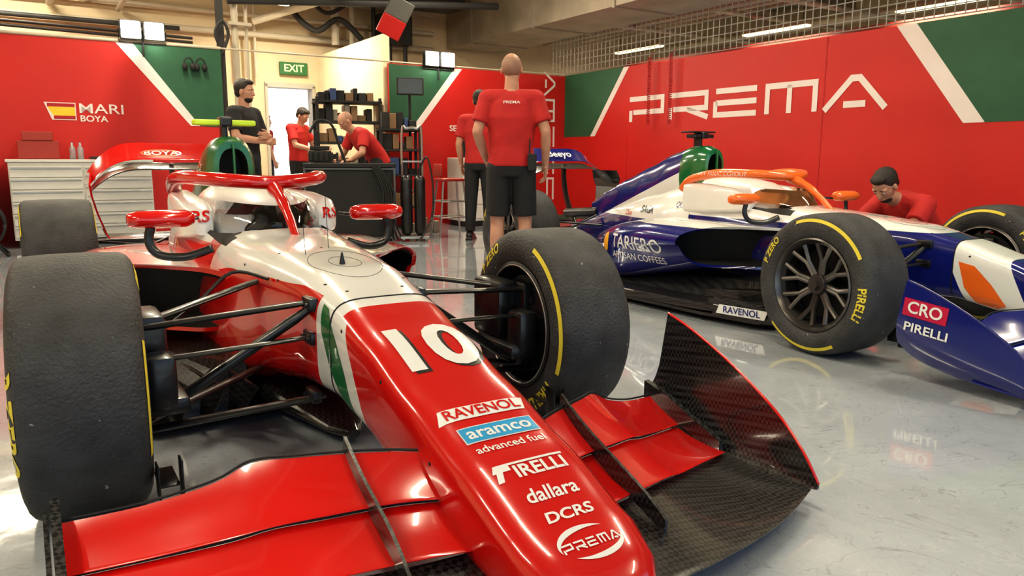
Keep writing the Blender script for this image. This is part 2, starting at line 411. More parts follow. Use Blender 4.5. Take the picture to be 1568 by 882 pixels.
    obj('camera_pod',bm,[m_blk,S['pod']],car)
    # sidepods
    SP=[(0,0,.24,.80,.30,.575),(1,-1.52,.24,.80,.20,.585),(2,-1.9,.2,.74,.12,.54),(3,-2.3,.12,.55,.1,.46),(4,-2.65,.06,.34,.1,.38),(5,-3.0,.03,.18,.12,.3)]
    for sg,nm in((1,'sidepod_left'),(-1,'sidepod_right')):
        bm=bmesh.new();rr=[];N=48
        def ring(k):
            t,xx,yi,yo,zb,zt=k;P=[]
            for i in range(N):
                a=2*pi*i/N;c,s=cos(a),sin(a);n=4.5
                yn=math.copysign(abs(c)**(2/n),c);zn=math.copysign(abs(s)**(2/n),s)
                y=(yi+yo)/2+(yo-yi)/2*yn;z=(zb+zt)/2+(zt-zb)/2*zn
                und=max(0,(1-zn)/2)**1.5*(.22 if t<2 else .1);
                if yn>0:y-=und*yn*(yo-yi)
                z-= (max(0,yn)**2)*.05*(zn>0)
                if t<1:
                    xs=-.56-1.12*max(0,(y-.26))-.10*(1-zn)/2;x=xs if t==0 else xs+(-1.52-xs)*t
                else:x=xx
                P.append(V((x,sg*y,z)))
            return P
        ks=[SP[0],tuple([.33]+[SP[0][j]+(SP[1][j]-SP[0][j])*.33 for j in range(1,6)]),tuple([.66]+[SP[0][j]+(SP[1][j]-SP[0][j])*.66 for j in range(1,6)])]+SP[1:]
        rr=[ring(k) for k in ks]
        out=rr[:3]
        for a,b in zip(range(3,len(rr)-1),range(4,len(rr))):
            for q in range(4):
                t=q/4;p0=rr[max(a-1,0)];p3=rr[min(b+1,len(rr)-1)]
                out.append([.5*((2*p1)+(-p00+p2)*t+(2*p00-5*p1+4*p2-p33)*t*t+(-p00+3*p1-3*p2+p33)*t**3) for p00,p1,p2,p33 in zip(p0,rr[a],rr[b],p3)])
        out.append(rr[-1])
        f0=rr[0];cc=sum(f0,V((0,0,0)))/N
        inn=[V((p.x-.012,cc.y+(p.y-cc.y)*.93,cc.z+(p.z-cc.z)*.88)) for p in f0]
        inn2=[V((p.x-.28,cc.y+(p.y-cc.y)*.80,cc.z+(p.z-cc.z)*.72)) for p in f0]
        loft(bm,[inn2,inn]+out);bm.verts.ensure_lookup_table();ins=set(bm.verts[i] for i in range(2*N))
        for f in bm.faces:
            if all(v in ins for v in f.verts):f.material_index=1
        o=obj(nm,bm,[lv['pod'],m_matblk],car,True,auto=50)
        if sg==-1:bvs=comb(o,eco,cov)
    # floor
    bm=bmesh.new();pl=[(-.45,.25),(-.42,.55),(-.50,.72),(-.9,.80),(-1.6,.84),(-2.3,.84),(-2.62,.7),(-2.75,.45),(-3.5,.45)]
    full=pl+[(x,-y) for x,y in reversed(pl)]
    v1=[bm.verts.new((x,y,.055)) for x,y in full];v2=[bm.verts.new((x,y,.035)) for x,y in full];bm.faces.new(v1);bm.faces.new(v2)
    for i in range(len(full)):j=(i+1)%len(full);bm.faces.new((v1[i],v1[j],v2[j],v2[i]))
    for sg in(1,-1):
        pts=smoothpts([(-.42,.60*sg,.16),(-.60,.74*sg,.13),(-.9,.80*sg,.11),(-1.5,.84*sg,.10),(-2.2,.84*sg,.09)],5)
        R=[];
        for p in pts:R.append([p+V((0,0,.006)),p+V((0,-.14*sg,.02)),p+V((0,-.14*sg,.012)),p+V((0,0,-.04)),p+V((0,.012*sg,-.04)),p+V((0,.01*sg,0))])
        loft(bm,R)
        # underfloor shoulder (tunnel roof)
        rr=[]
        for x,y0,y1,zz in((-.50,.24,.50,.24),(-.8,.28,.66,.26),(-1.3,.3,.70,.24),(-2.0,.25,.66,.18),(-2.5,.15,.5,.12)):
            rr.append([V((x,y0*sg,.05)),V((x,y0*sg,zz)),V((x,(y0+y1)/2*sg,zz*.9)),V((x,y1*sg,.10)),V((x,y1*sg,.05))])
        loft(bm,rr)
        for k,yy in enumerate((.30,.40,.50,.60)):
            q=[(-.40,yy*sg,.05),(-.26-.05*k,(yy-.04)*sg,.19),(-.55,(yy+.03)*sg,.22),(-.95,(yy+.09)*sg,.18),(-.95,(yy+.09)*sg,.05)]
            a=[bm.verts.new(p) for p in q];b=[bm.verts.new(V(p)+V((0,.006,0))) for p in q];bm.faces.new(a);bm.faces.new(b)
            for i in range(5):j=(i+1)%5;bm.faces.new((a[i],a[j],b[j],b[i]))
    loft(bm,[sell(x,w,.03,z,3,24) for x,w,z in((-.02,.02,.06),(-.1,.07,.07),(-.4,.16,.12),(-.8,.25,.2))])
    obj('floor_tray',bm,m_carbon,car)
    for sg in(-1,1):
        bm=bmesh.new();q=[(-.36,.05),(-.34,.115),(-.60,.165),(-.80,.165),(-.80,.05)]
        a=[bm.verts.new((x,sg*(.70+(-.36-x)*.2),z)) for x,z in q];b=[bm.verts.new((x,sg*(.708+(-.36-x)*.2),z)) for x,z in q];bm.faces.new(a);bm.faces.new(b)
        for i in range(5):j=(i+1)%5;bm.faces.new((a[i],a[j],b[j],b[i]))
        obj('floor_fence',bm,m_carbon,car)
    # halo
    bm=bmesh.new()
    hp=smoothpts([(-1.66,.26,.78),(-1.54,.295,.85),(-1.28,.31,.895),(-1.04,.235,.895),(-.94,.10,.885),(-.92,0,.88),(-.94,-.10,.885),(-1.04,-.235,.895),(-1.28,-.31,.895),(-1.54,-.295,.85),(-1.66,-.26,.78)],6)
    tube(bm,hp,.035,14,flat=.85)
    tube(bm,smoothpts([(-.94,0,.87),(-.80,0,.82),(-.68,0,.74),(-.60,0,.67)],5),[.032]*4+[.024]*4+[.019]*4+[.017]*4,12)
    halo=obj('halo',bm,lv['halo'],car,True)
    bvh_halo=comb(halo)
    # windscreen
    bm=bmesh.new();A=[];B=[]
    for i in range(17):
        a=-1+2*i/16;y=.22*a;x=-.72-.30*a*a;A.append(V((x,y,.685+.03*a*a)));B.append(V((x-.07,y*.92,.79+.015*a*a)))
    loft(bm,[A,B,[p+V((-.004,0,0)) for p in B],[p+V((-.004,0,0)) for p in A]],closed=False);obj('windscreen',bm,S['screen'],car,True)
    # mirrors
    for sg,nm in((1,'mirror_left'),(-1,'mirror_right')):
        bm=bmesh.new();rr=[];my=.45 if S['id']==1 else .50
        for yy,s in((-.125,.35),(-.118,.7),(-.09,.95),(0,1),(.08,.95),(.115,.72),(.122,.4)):
            P=[]
            for i in range(20):
                a=2*pi*i/20;P.append(V((-.87+.0+(.05*s*cos(a))*(1 if cos(a)>0 else .6)-abs(yy)*.05,sg*(my+yy),.745+.036*s*sin(a))))
            rr.append(P)
        loft(bm,rr);obj(nm,bm,S['mirror'],car,True)
        bm=bmesh.new();tube(bm,smoothpts([(-.86,.49*sg,.715),(-.86,.50*sg,.66),(-.84,.47*sg,.61),(-.80,.38*sg,.60),(-.78,.28*sg,.63)],5),.011,8,flat=1.6)
        tube(bm,[(-.88,.38*sg,.73),(-.95,.30*sg,.74)],.007,8);obj(nm+'_stay',bm,m_blk,car,True)
    # front suspension
    bm=bmesh.new()
    for sg in(1,-1):
        for a,b,r in(((.10,.17,.545),(.02,.66,.50),.019),((-.32,.22,.56),(-.02,.66,.50),.019),((.15,.15,.255),(.03,.68,.20),.021),((-.38,.20,.235),(-.02,.68,.20),.021),
                     ((.12,.18,.53),(.0,.62,.23),.0201),((.12,.18,.44),(.10,.66,.42),.015)):
            A=V((a[0],a[1]*sg,a[2]));B=V((b[0],b[1]*sg,b[2]));tube(bm,[A,A.lerp(B,.1),(A+B)/2,A.lerp(B,.9),B],[r*.7,r,r,r,r*.7],14,flat=.5 if r!=.0201 else .8)
        box(bm,(0,.68*sg,.36),(.10,.06,.34),bev=.015)
        box(bm,(.02,.60*sg,.29),(.24,.12,.05),bev=.012);box(bm,(-.1,.62*sg,.42),(.20,.10,.22),bev=.02);box(bm,(.10,.61*sg,.36),(.10,.08,.16),bev=.02)
        for z in(.545,.44,.255):
            box(bm,(.12,.18*sg,z),(.08,.03,.04),bev=.006)
            for q in(-.025,.025):rod(bm,(.12+q,.19*sg,z),(.12+q,.205*sg,z),.007)
        box(bm,(.24,.63*sg,.13),(.14,.05,.006),bev=.002);box(bm,(.30,.60*sg,.13),(.05,.006,.14),bev=.002);box(bm,(.28,.655*sg,.14),(.06,.005,.09),bev=.002)
    tube(bm,smoothpts([(-.2,-.22,.58),(-.28,-.32,.60),(-.2,-.45,.52),(-.05,-.6,.46)],5),.006,8)
    obj('front_suspension',bm,m_blk,car,True,auto=40)
    # rear suspension & gearbox
    bm=bmesh.new()
    for sg in(1,-1):
        for a,b in(((-2.8,.12,.42),(-3.12,.6,.46)),((-3.35,.07,.42),(-3.14,.6,.46)),((-2.8,.14,.2),(-3.12,.6,.2)),((-3.4,.08,.2),(-3.14,.6,.2)),((-2.9,.1,.5),(-3.1,.58,.25)),((-3.14,.05,.33),(-3.14,.65,.36))):
            rod(bm,(a[0],a[1]*sg,a[2]),(b[0],b[1]*sg,b[2]),.014,.014,flat=.6)
        box(bm,(-3.13,.56*sg,.33),(.1,.06,.34),bev=.015)
    loft(bm,[sell(x,w,zb,zt,3,24) for x,w,zb,zt in((-2.9,.1,.14,.42),(-3.3,.09,.16,.38),(-3.6,.06,.2,.34),(-3.85,.04,.25,.33))])
    tube(bm,smoothpts([(-3.0,.0,.52),(-3.25,0,.5),(-3.5,0,.48)],4),.045,14)
    obj('gearbox_and_rear_suspension',bm,m_blk,car,True,auto=40)
    bm=bmesh.new()  # diffuser
    loft(bm,[[V((x,-w,z)),V((x,w,z)),V((x,w,z+.012)),V((x,-w,z+.012))] for x,w,z in((-3.0,.45,.05),(-3.3,.47,.1),(-3.6,.48,.2))])
    for y in(-.47,-.2,.2,.47):
        q=[(-3.0,.04),(-3.62,.04),(-3.62,.21),(-3.3,.11),(-3.0,.06)];a=[bm.verts.new((x,y,z)) for x,z in q];b=[bm.verts.new((x,y+.008,z)) for x,z in q];bm.faces.new(a);bm.faces.new(b)
        for i in range(5):j=(i+1)%5;bm.faces.new((a[i],a[j],b[j],b[i]))
    obj('diffuser',bm,m_carbon,car)
    # rear wing
    ys=[-.52,-.505,-.46,-.38,-.25,0,.25,.38,.46,.505,.52]
    def drop(y):a=abs(y);return max(0,(a-.22)/.30)**2.2*.17
    bm=bmesh.new();wing(bm,[(-3.42,y,.90-drop(y)*.8) for y in ys],[(-3.62,y,.945-drop(y)) for y in ys],.028,.05,3);obj('rear_wing_mainplane',bm,m_carbon,car,True,auto=50)
    bm=bmesh.new();wing(bm,[(-3.60,y,.965-drop(y)) for y in ys],[(-3.78,y,1.085-drop(y)*1.2) for y in ys],.018,.05,3);obj('rear_wing_flap',bm,S['wing'],car,True,auto=50)
    bm=bmesh.new();
    for sg in(1,-1):
        rr=[]
        for z,y,x0,x1 in((.88,.515,-3.42,-3.80),(.80,.53,-3.38,-3.80),(.72,.52,-3.40,-3.74),(.6,.49,-3.46,-3.70),(.48,.45,-3.50,-3.68),(.40,.42,-3.50,-3.66)):
            rr.append([V((x0,y*sg,z)),V((x1,y*sg,z)),V((x1,(y+.012)*sg,z)),V((x0,(y+.012)*sg,z))])
        loft(bm,rr)
    obj('rear_wing_endplates',bm,S['rwe'],car,False)
    bm=bmesh.new();wing(bm,[(-3.50,y,.42) for y in(-.43,0,.43)],[(-3.66,y,.45) for y in(-.43,0,.43)],.02,.05,3)
    tube(bm,smoothpts([(-3.35,0,.36),(-3.5,0,.6),(-3.56,0,.8),(-3.56,0,.94)],5),.018,10,flat=2.)
    obj('rear_beam_wing_and_pylon',bm,m_carbon,car,True,auto=50)
    box_b=bmesh.new();box(box_b,(-3.86,0,.30),(.05,.06,.09),bev=.01);obj('rain_light',box_b,mat('rain_light_red',(.5,.02,.02),.3),car)
    # front wing
    for sg in(1,-1):
        f=(lambda p:p) if sg>0 else mir
        A_TE=[(.86,.13,.305),(.80,.25,.312),(.72,.41,.305),(.66,.50,.29),(.635,.58,.25),(.57,.72,.205),(.50,.885,.175)]
        A_LE=[(.965,.13,.235),(.93,.25,.24),(.875,.41,.225),(.84,.50,.212),(.80,.58,.19),(.72,.72,.15),(.64,.885,.115)]
        B_TE=[(.95,.13,.222),(.915,.25,.225),(.862,.41,.21),(.825,.50,.198),(.79,.58,.175),(.71,.72,.138),(.63,.885,.104)]
        B_LE=[(1.10,.13,.175),(1.07,.25,.175),(1.02,.41,.16),(.99,.50,.15),(.96,.58,.132),(.90,.72,.108),(.84,.885,.085)]
        C_TE=[(1.07,.0,.155),(1.045,.25,.15),(1.0,.41,.14),(.94,.58,.118),(.87,.75,.088),(.81,.93,.07)]
        C_LE=[(1.33,.0,.115),(1.31,.25,.10),(1.28,.41,.085),(1.24,.58,.07),(1.19,.75,.062),(1.12,.93,.06)]
        for nm,a,b,th_,mt in(('front_flap_upper',A_LE,A_TE,.012,S['flap']),('front_flap_lower',B_LE,B_TE,.014,S['flap']),('front_mainplane',C_LE,C_TE,.022,S['main'])):
            bm=bmesh.new();wing(bm,[f(p) for p in a],[f(p) for p in b],th_,.05 if 'main' not in nm else .03,4);obj(nm,bm,mt,car,True,auto=50)
        bm=bmesh.new()
        for L,dz in((A_TE,.006),(B_TE,.004)):tube(bm,smoothpts([f((p[0]-.003,p[1],p[2]+dz)) for p in L],5),.003,6)
        obj('flap_trim',bm,m_matblk,car)
        bm=bmesh.new();q=smoothpts([(.76,.31,.350),(.86,.31,.295),(1.0,.31,.240),(1.10,.315,.195),(1.17,.32,.15)],4)
        rr=[]
        for i,p in enumerate(q):
            hgt=.035+.02*sin(pi*i/(len(q)-1));rr.append([V((p.x,(p.y-.004)*sg,p.z)),V((p.x,(p.y+.004)*sg,p.z)),V((p.x-.005,(p.y+.004)*sg,p.z-hgt)),V((p.x-.005,(p.y-.004)*sg,p.z-hgt))])
        loft(bm,rr);obj('wing_strake',bm,m_carbon,car)
        bm=bmesh.new();rr=[]
        for x,z,hh in((.47,.225,.06),(.58,.20,.065),(.70,.155,.055),(.82,.115,.035)):rr.append([V((x,.880*sg,z)),V((x,.900*sg,z)),V((x,.900*sg,z-hh)),V((x,.880*sg,z-hh))])
        loft(bm,rr);obj('flap_tip_bracket',bm,m_carbon,car)
        tall=(sg>0 or S['id']==2)
        if tall:
            top=smoothpts([(.505,0,.462),(.62,0,.425),(.80,0,.345),(.97,0,.245),(1.07,0,.155),(1.13,0,.075)],5)
            bot=smoothpts([(.455,0,.16),(.55,0,.10),(.75,0,.06),(.95,0,.05),(1.05,0,.05),(1.13,0,.06)],5)
            bm=bmesh.new();rr=[]
            for a,b in zip(top,bot):
                r=[];m=8
                for s_,yo in((0,.0),(1,.007)):
                    seq=range(m+1) if s_==0 else range(m,-1,-1)
                    for k in seq:
                        t=k/m;p=a.lerp(b,t);hh=max(0,t-.55)/.45
                        r.append(V((p.x,(.945+yo-.05*hh**2.2*(a.z-b.z)/.3)*sg,p.z)))
                rr.append(r)
            loft(bm,rr);obj('front_wing_endplate',bm,S['ep'],car,True,auto=40)
            bm=bmesh.new();tube(bm,[V((p.x,.949*sg,p.z)) for p in top],.0045,8);obj('endplate_edge',bm,S['epedge'],car,True)
        else:
            bm=bmesh.new();rr=[]
            for x,z0,z1 in((.48,.10,.20),(.6,.08,.175),(.8,.06,.13),(1.0,.05,.09),(1.12,.05,.07)):rr.append([V((x,.905*sg,z0)),V((x,.915*sg,z0)),V((x,.915*sg,z1)),V((x,.905*sg,z1))])
            loft(bm,rr);obj('front_wing_endplate',bm,m_carbon,car)
    # wheels
    mk=(MKL,MKR) if S['id']==1 else (MK0,MK0)
    wheel(car,'front_wheel_left',0,.795,.305,S['st'],1,S['rim'],mk[0])
    wheel(car,'front_wheel_right',0,-.795,.305,S['st'],-1,S['rim'],mk[1])
    wheel(car,'rear_wheel_left',-3.135,.745,.40,0,1,S['rim'])
    wheel(car,'rear_wheel_right',-3.135,-.745,.40,0,-1,S['rim'])
    return car,bvt,bvs,bvh_halo
W=WHITE
lv1=dict(
 nose=livery('car_red_nose',RED,[(W,[(-1,0,0,.325),(0,0,1,-.3)]),(W,[(0,1,0,-.150),(-1,0,-.60,.675)])]),
 tub=livery('car_red_tub',RED,[(W,[(-.155,-1,0,.178),(0,0,1,-.4),(1,0,0,.78)]),(W,[(1,0,0,-.17)]),(W,[(-1,0,0,-.90),(0,0,1,-.64),(1,0,0,1.7)])]),
 head=m_white,cover=livery('car_red_cover',RED,[(W,[(0,0,1,-.78)])]),air=m_green,splitter=m_green,pod=livery('car_red_pod',RED,[(W,[(0,0,1,-.572),(1,0,0,1.45)])]),halo=m_red)
S1=dict(id=1,lv=lv1,pod=m_fluo,mirror=m_red,screen=m_smoke,wing=m_red,rwe=m_red,flap=m_red,main=m_carbon,ep=m_carbon,epedge=m_red,rim=m_rimdk,st=-.062)
lv2=dict(
 nose=livery('car_blue_nose',BLUE,[(W,[(0,0,1,-.0),(1,0,.5,-.48),(-1,0,-.5,.78)]),(W,[(-1,0,0,.5),(.35,0,1,-.60)])]),
 tub=livery('car_blue_tub',BLUE,[(W,[(0,0,1,-.60),]),]),
 head=m_white,cover=livery('car_blue_cover',BLUE,[(W,[(0,0,1,-.53)]),(BLUE,[(-.36,0,1,-1.62)])]),
 air=livery('car_blue_air',BLUE,[(W,[(.36,0,-1,1.56)]),(GREEN,[(1,0,0,1.86)])]),splitter=m_green,
 pod=livery('car_blue_pod',BLUE,[(W,[(0,0,1,-.555)])]),halo=m_orange)
S2=dict(id=2,lv=lv2,pod=m_blk,mirror=m_orange,screen=m_amber,wing=m_blue,rwe=m_blk,flap=m_blue,main=m_blue,ep=m_blue,epedge=m_blue,rim=m_rim,st=-.068)
car1,bt1,bs1,bh1=build_car(-.531,2.473,.5663,S1)
car2,bt2,bs2,bh2=build_car(2.321,4.256,.5399,S2)
# --- car1 decals
UX=(0,1,0)
def nd(nm,bm,mt,x,y=0,off=.0018,car=car1,bv=bt1):return decal(nm,bm,mt,car,(x,y,.4),UX,(-1,0,0),bv,off,.02)
nd('number_shadow',text_bm('10',.27,.032,sx=1.02),m_blk,.590,.006,.0012)
nd('number',text_bm('10',.27,.032,sx=1.02),m_white,.580,-.004,.0024)
nd('sponsor_ribbon',poly_bm([[(-.125,-.021),(.110,-.021),(.125,.021),(-.110,.021),(-.117,0)]]),m_white,.862,-.004)
nd('sponsor_lettering',text_bm('RAVENOL',.044,.018,sx=1.06),m_red,.862,-.004,.003)
nd('sponsor_box',poly_bm([[(-.100,-.027),(.100,-.027),(.100,.027),(-.100,.027)]]),m_white,.937)
nd('sponsor_box_inner',poly_bm([[(-.097,-.024),(.097,-.024),(.097,.024),(-.097,.024)]]),m_cyan,.937,0,.0026)
nd('sponsor_lettering',text_bm('aramco',.051,.018,sx=1.12),m_white,.935,0,.0034)
nd('sponsor_lettering',text_bm('advanced fuel',.034,.012),m_white,.992)
nd('sponsor_lettering',text_bm('IRELLI',.047,.026,sx=1.12),m_white,1.080,.020)
nd('sponsor_lettering',poly_bm([[(-.098,.006),(-.088,.026),(.092,.026),(.092,.020),(-.052,.020),(-.052,.006)],[(-.098,-.020),(-.083,-.020),(-.073,.006),(-.089,.006)]]),m_white,1.077)
nd('sponsor_lettering',text_bm('dallara',.050,.018,shear=.15),m_white,1.148)
nd('sponsor_lettering',text_bm('DCRS',.038,.026,shear=.2,sx=1.25),m_white,1.210)
pp,w_=prema_polys(.019,.2,1.15,.30)
nd('team_logo',poly_bm(pp),m_white,1.287,0,.0025)
nd('team_logo',poly_bm(ellipse_ring(.074,.034,.012,.9,3.4)+ellipse_ring(.074,.034,.012,3.9,6.4)),m_white,1.285)
decal('green_flash',poly_bm([[(.20,.555),(.24,.545),(.31,.47),(.375,.38),(.43,.27),(.435,.24),(.40,.25),(.33,.31),(.26,.38),(.21,.47)]]),m_green,car1,(0,-.3,0),(1,0,0),(0,0,1),bt1,.0018,.02,dirn=(0,1,0))
bm=bmesh.new();capsule(bm,(-.03,-.02,.64),(-.03,-.02,.675),.010,.003);rod(bm,(-.28,.02,.66),(-.30,.02,.86),.0012);rod(bm,(-.2,-.09,.655),(-.215,-.09,.76),.0012);obj('antenna',bm,m_blk,car1)
decal('rear_wing_lettering',text_bm('BOYA',.055,.02,sx=1.6),m_white,car1,(-3.66,-.05,1.00),(0,1,0),(-.6,0,.6),None,.02)
decal('rear_wing_emblem',poly_bm(ellipse_ring(.13,.030,.012,0,6.283,taper=False)),m_orange,car1,(-3.66,-.05,1.00),(0,1,0),(-.6,0,.6),None,.02)
# --- car2 decals
m_w=m_white
def sd(nm,bm,mt,x,z,bv=bs2,off=.002,y=-1.2):return decal(nm,bm,mt,car2,(x,y,z),(1,0,0),(0,0,1),bv,off,.025,dirn=(0,1,0))
sd('sponsor_lettering',text_bm('TARIERO',.135,.004,sx=1.0),m_w,-1.60,.405)
sd('sponsor_lettering',text_bm('ARTISAN COFFEES',.066,.006),m_w,-1.60,.31)
sd('sponsor_emblem',poly_bm([[(-.055*cos(t),.07*sin(t)) for t in [2*pi*i/20 for i in range(20)]]]),mat('gold',(.8,.4,.03),.4),-2.0,.385)
sd('sponsor_lettering',text_bm('QUMICOLOR',.055,.01),m_blue,-1.55,.66,bs2)
sd('sponsor_lettering',text_bm('SAGA',.075,.03),m_blk,-2.08,.60,bs2,.003)
sd('sponsor_lettering',text_bm('Claro',.055,.01),m_red,-2.36,.56,bs2,.003)
sd('orange_flash',poly_bm([[(.30,.47),(.38,.455),(.47,.37),(.55,.27),(.50,.25),(.40,.265),(.34,.34)]]),m_orange,0,0,bt2,.002)
def ed(nm,bm,mt,x,z,off):return decal(nm,bm,mt,car2,(x,-.952,z),(1,0,-.1),(.1,0,1),None,off)
ed('sponsor_box',poly_bm([[(-.10,-.04),(.10,-.04),(.10,.04),(-.10,.04)]]),mat('crimson',(.5,.01,.06),.4),.60,.335,.003)
ed('sponsor_lettering',text_bm('CRO',.075,.02),m_w,.60,.335,.005)
ed('sponsor_lettering',text_bm('PIRELLI',.055,.02,sx=1.2),m_w,.61,.245,.004)
decal('sponsor_ribbon',poly_bm([[(-.17,-.028),(.15,-.028),(.17,.028),(-.15,.028)]]),m_w,car2,(-.60,-.76,.10),(1,.2,0),(0,0,1),None,.012)
decal('sponsor_lettering',text_bm('RAVENOL',.055,.015),m_blue,car2,(-.60,-.76,.10),(1,.2,0),(0,0,1),None,.015)
decal('halo_lettering',text_bm('S.MONTOYA  FANATICGROUP',.038,.004),m_w,car2,(-1.32,-.8,.893),(1,0,0),(0,0,1),bh2,.002,.03,dirn=(0,1,0))
decal('rear_wing_lettering',text_bm('Beeyo',.11,.02),m_w,car2,(-3.66,0,1.02),(0,1,0),(-.6,0,.6),None,.02)
# ---------------------------------------------------------------- room
tr=.5648;CX,CY=.8677,12.9563
def RP(s,d,z=0):return V((CX-s*cos(tr)+d*sin(tr),CY-s*sin(tr)-d*cos(tr),z))
US=V((cos(tr),sin(tr),0))
UD=V((sin(tr),-cos(tr),0))
ZZ=V((0,0,1))
def rbox(bm,s0,s1,d0,d1,z0,z1,mi=0,bev=0):
    M=Matrix.Translation(RP(0,0,0))@Matrix(((-cos(tr),sin(tr),0,0),(-sin(tr),-cos(tr),0,0),(0,0,1,0),(0,0,0,1)))
    box(bm,((s0+s1)/2,(d0+d1)/2,(z0+z1)/2),(abs(s1-s0),abs(d1-d0),abs(z1-z0)),M,mi,bev)
def floor_mat():
    m=bpy.data.materials.new('epoxy_floor');m.use_nodes=True;nt=m.node_tree;b=nt.nodes['Principled BSDF'];L=nt.links.new
    tc=nt.nodes.new('ShaderNodeTexCoord')
    n=nt.nodes.new('ShaderNodeTexNoise');n.inputs['Scale'].default_value=1.3;n.inputs['Detail'].default_value=9;n.inputs['Roughness'].default_value=.65;L(tc.outputs['Object'],n.inputs['Vector'])
    r=nt.nodes.new('ShaderNodeValToRGB');e=r.color_ramp.elements;e[0].position=.25;e[0].color=(.31,.34,.38,1);e[1].position=.75;e[1].color=(.48,.52,.56,1);L(n.outputs['Fac'],r.inputs['Fac'])
    cur=r.outputs['Color']
    for sc1,dist,wd,amt,col in((3.2,2.5,.005,.35,(.2,.2,.21,1)),(.9,6,.006,.45,(.17,.18,.19,1)),(9,1.5,.006,.25,(.7,.7,.7,1))):
        n2=nt.nodes.new('ShaderNodeTexNoise');n2.inputs['Scale'].default_value=sc1;n2.inputs['Detail'].default_value=3;n2.inputs['Distortion'].default_value=dist;L(tc.outputs['Object'],n2.inputs['Vector'])
        r2=nt.nodes.new('ShaderNodeValToRGB');e=r2.color_ramp.elements;e[0].position=.5-wd;e[0].color=(0,0,0,1);e[1].position=.5;e[1].color=(1,1,1,1);x=r2.color_ramp.elements.new(.5+wd);x.color=(0,0,0,1);L(n2.outputs['Fac'],r2.inputs['Fac'])
        mx=nt.nodes.new('ShaderNodeMix');mx.data_type='RGBA';ml=nt.nodes.new('ShaderNodeMath');ml.operation='MULTIPLY';ml.inputs[1].default_value=amt;L(r2.outputs['Color'],ml.inputs[0]);L(ml.outputs[0],mx.inputs[0]);L(cur,mx.inputs[6]);mx.inputs[7].default_value=col;cur=mx.outputs[2]
    L(cur,b.inputs['Base Color'])
    n3=nt.nodes.new('ShaderNodeTexNoise');n3.inputs['Scale'].default_value=4;n3.inputs['Detail'].default_value=6;L(tc.outputs['Object'],n3.inputs['Vector'])
    mr=nt.nodes.new('ShaderNodeMapRange');mr.inputs['To Min'].default_value=.01;mr.inputs['To Max'].default_value=.18;L(n3.outputs['Fac'],mr.inputs['Value']);L(mr.outputs[0],b.inputs['Roughness'])
    bp=nt.nodes.new('ShaderNodeBump');bp.inputs['Strength'].default_value=.08;bp.inputs['Distance'].default_value=.02;L(n3.outputs['Fac'],bp.inputs['Height']);L(bp.outputs['Normal'],b.inputs['Normal'])
    b.inputs['Coat Weight'].default_value=.8;return m
m_ban=mat('banner_red',(.47,.013,.009),.5,noise=.06,nscale=1.5,bump=.35,bscale=1.2)
m_bang=mat('banner_green',(.016,.085,.040),.6,noise=.08)
m_banw=mat('banner_white',(.70,.62,.60),.6,noise=.03)
m_cream=mat('cream_wall',(.66,.54,.36),.8,noise=.08,nscale=1.5)
m_ceil=mat('ceiling_paint',(.30,.26,.20),.85,noise=.15)
m_pipe=mat('white_pipe',(.5,.44,.34),.5);m_dark=mat('dark_cable',(.03,.03,.03),.6)
bm=bmesh.new();rbox(bm,-9,13,-12,15,-.1,0);obj('floor',bm,floor_mat())
bm=bmesh.new();rbox(bm,-9,13,-3.2,13,4.7,4.8);obj('ceiling',bm,m_ceil)
bm=bmesh.new();rbox(bm,3.15,0,-.06,0,0,2.34);wr=obj('wall_back_right',bm,m_ban)
bm=bmesh.new();rbox(bm,5.46,11.5,-.06,0,0,2.34);wl=obj('wall_back_left',bm,m_ban)
bm=bmesh.new();rbox(bm,-.06,0,-.06,12.5,0,2.35);wR=obj('wall_right',bm,m_ban)
bm=bmesh.new();rbox(bm,4.147,13,-3.2,-3,0,4.7);rbox(bm,-9,3.285,-3.2,-3,0,4.7);rbox(bm,3.285,4.147,-3.2,-3,2.23,4.7);obj('wall_rear',bm,m_cream)
bm=bmesh.new();rbox(bm,12.8,13,-3,13,0,4.7);obj('bounce_wall_left',bm,m_cream)  # side wall out of view, added to bounce light back into the bay
bm=bmesh.new();rbox(bm,-9,-8.8,-3,13,0,4.7);obj('wall_far_right',bm,m_cream)
bm=bmesh.new();rbox(bm,3.09,3.2,-3,-.1,0,2.75);obj('wall_inner',bm,mat('cream_light',(.78,.66,.44),.8))
bm=bmesh.new();rbox(bm,-9,13,12.9,13.1,3.3,4.8);obj('wall_front_header',bm,m_cream)
def wq(nm,polys,mt,par,back,off=.004):
    bm=poly_bm(polys)
    return decal(nm,bm,mt,par,RP(0,0,0),(-US if back else UD),ZZ,None,off,dirn=(-UD if back else US))
wq('green_panel',[[(5.46,2.34),(6.47,2.34),(5.76,1.38),(5.46,1.37)]],m_bang,wl,True)
wq('white_stripe',[[(6.47,2.34),(6.66,2.34),(5.87,1.38),(5.76,1.38)]],m_banw,wl,True)
wq('green_panel',[[(3.15,2.33),(3.15,1.36),(2.86,1.36),(2.08,2.33)]],m_bang,wr,True)
wq('white_stripe',[[(2.08,2.33),(1.95,2.33),(2.74,1.36),(2.86,1.36)]],m_banw,wr,True)
wq('green_panel',[[(0,2.35),(1.48,2.35),(.70,1.35),(0,1.35)]],m_bang,wR,False)
wq('white_stripe',[[(1.48,2.35),(1.60,2.35),(.82,1.35),(.70,1.35)]],m_banw,wR,False)
wq('white_stripe',[[(5.74,2.35),(5.95,2.35),(6.70,1.35),(6.50,1.35)]],m_banw,wR,False)
wq('green_panel',[[(5.95,2.35),(12.5,2.35),(12.5,1.35),(6.70,1.35)]],m_bang,wR,False)
pp,w_=prema_polys(.355,.20,2.0,.30)
sc_=4.04/w_
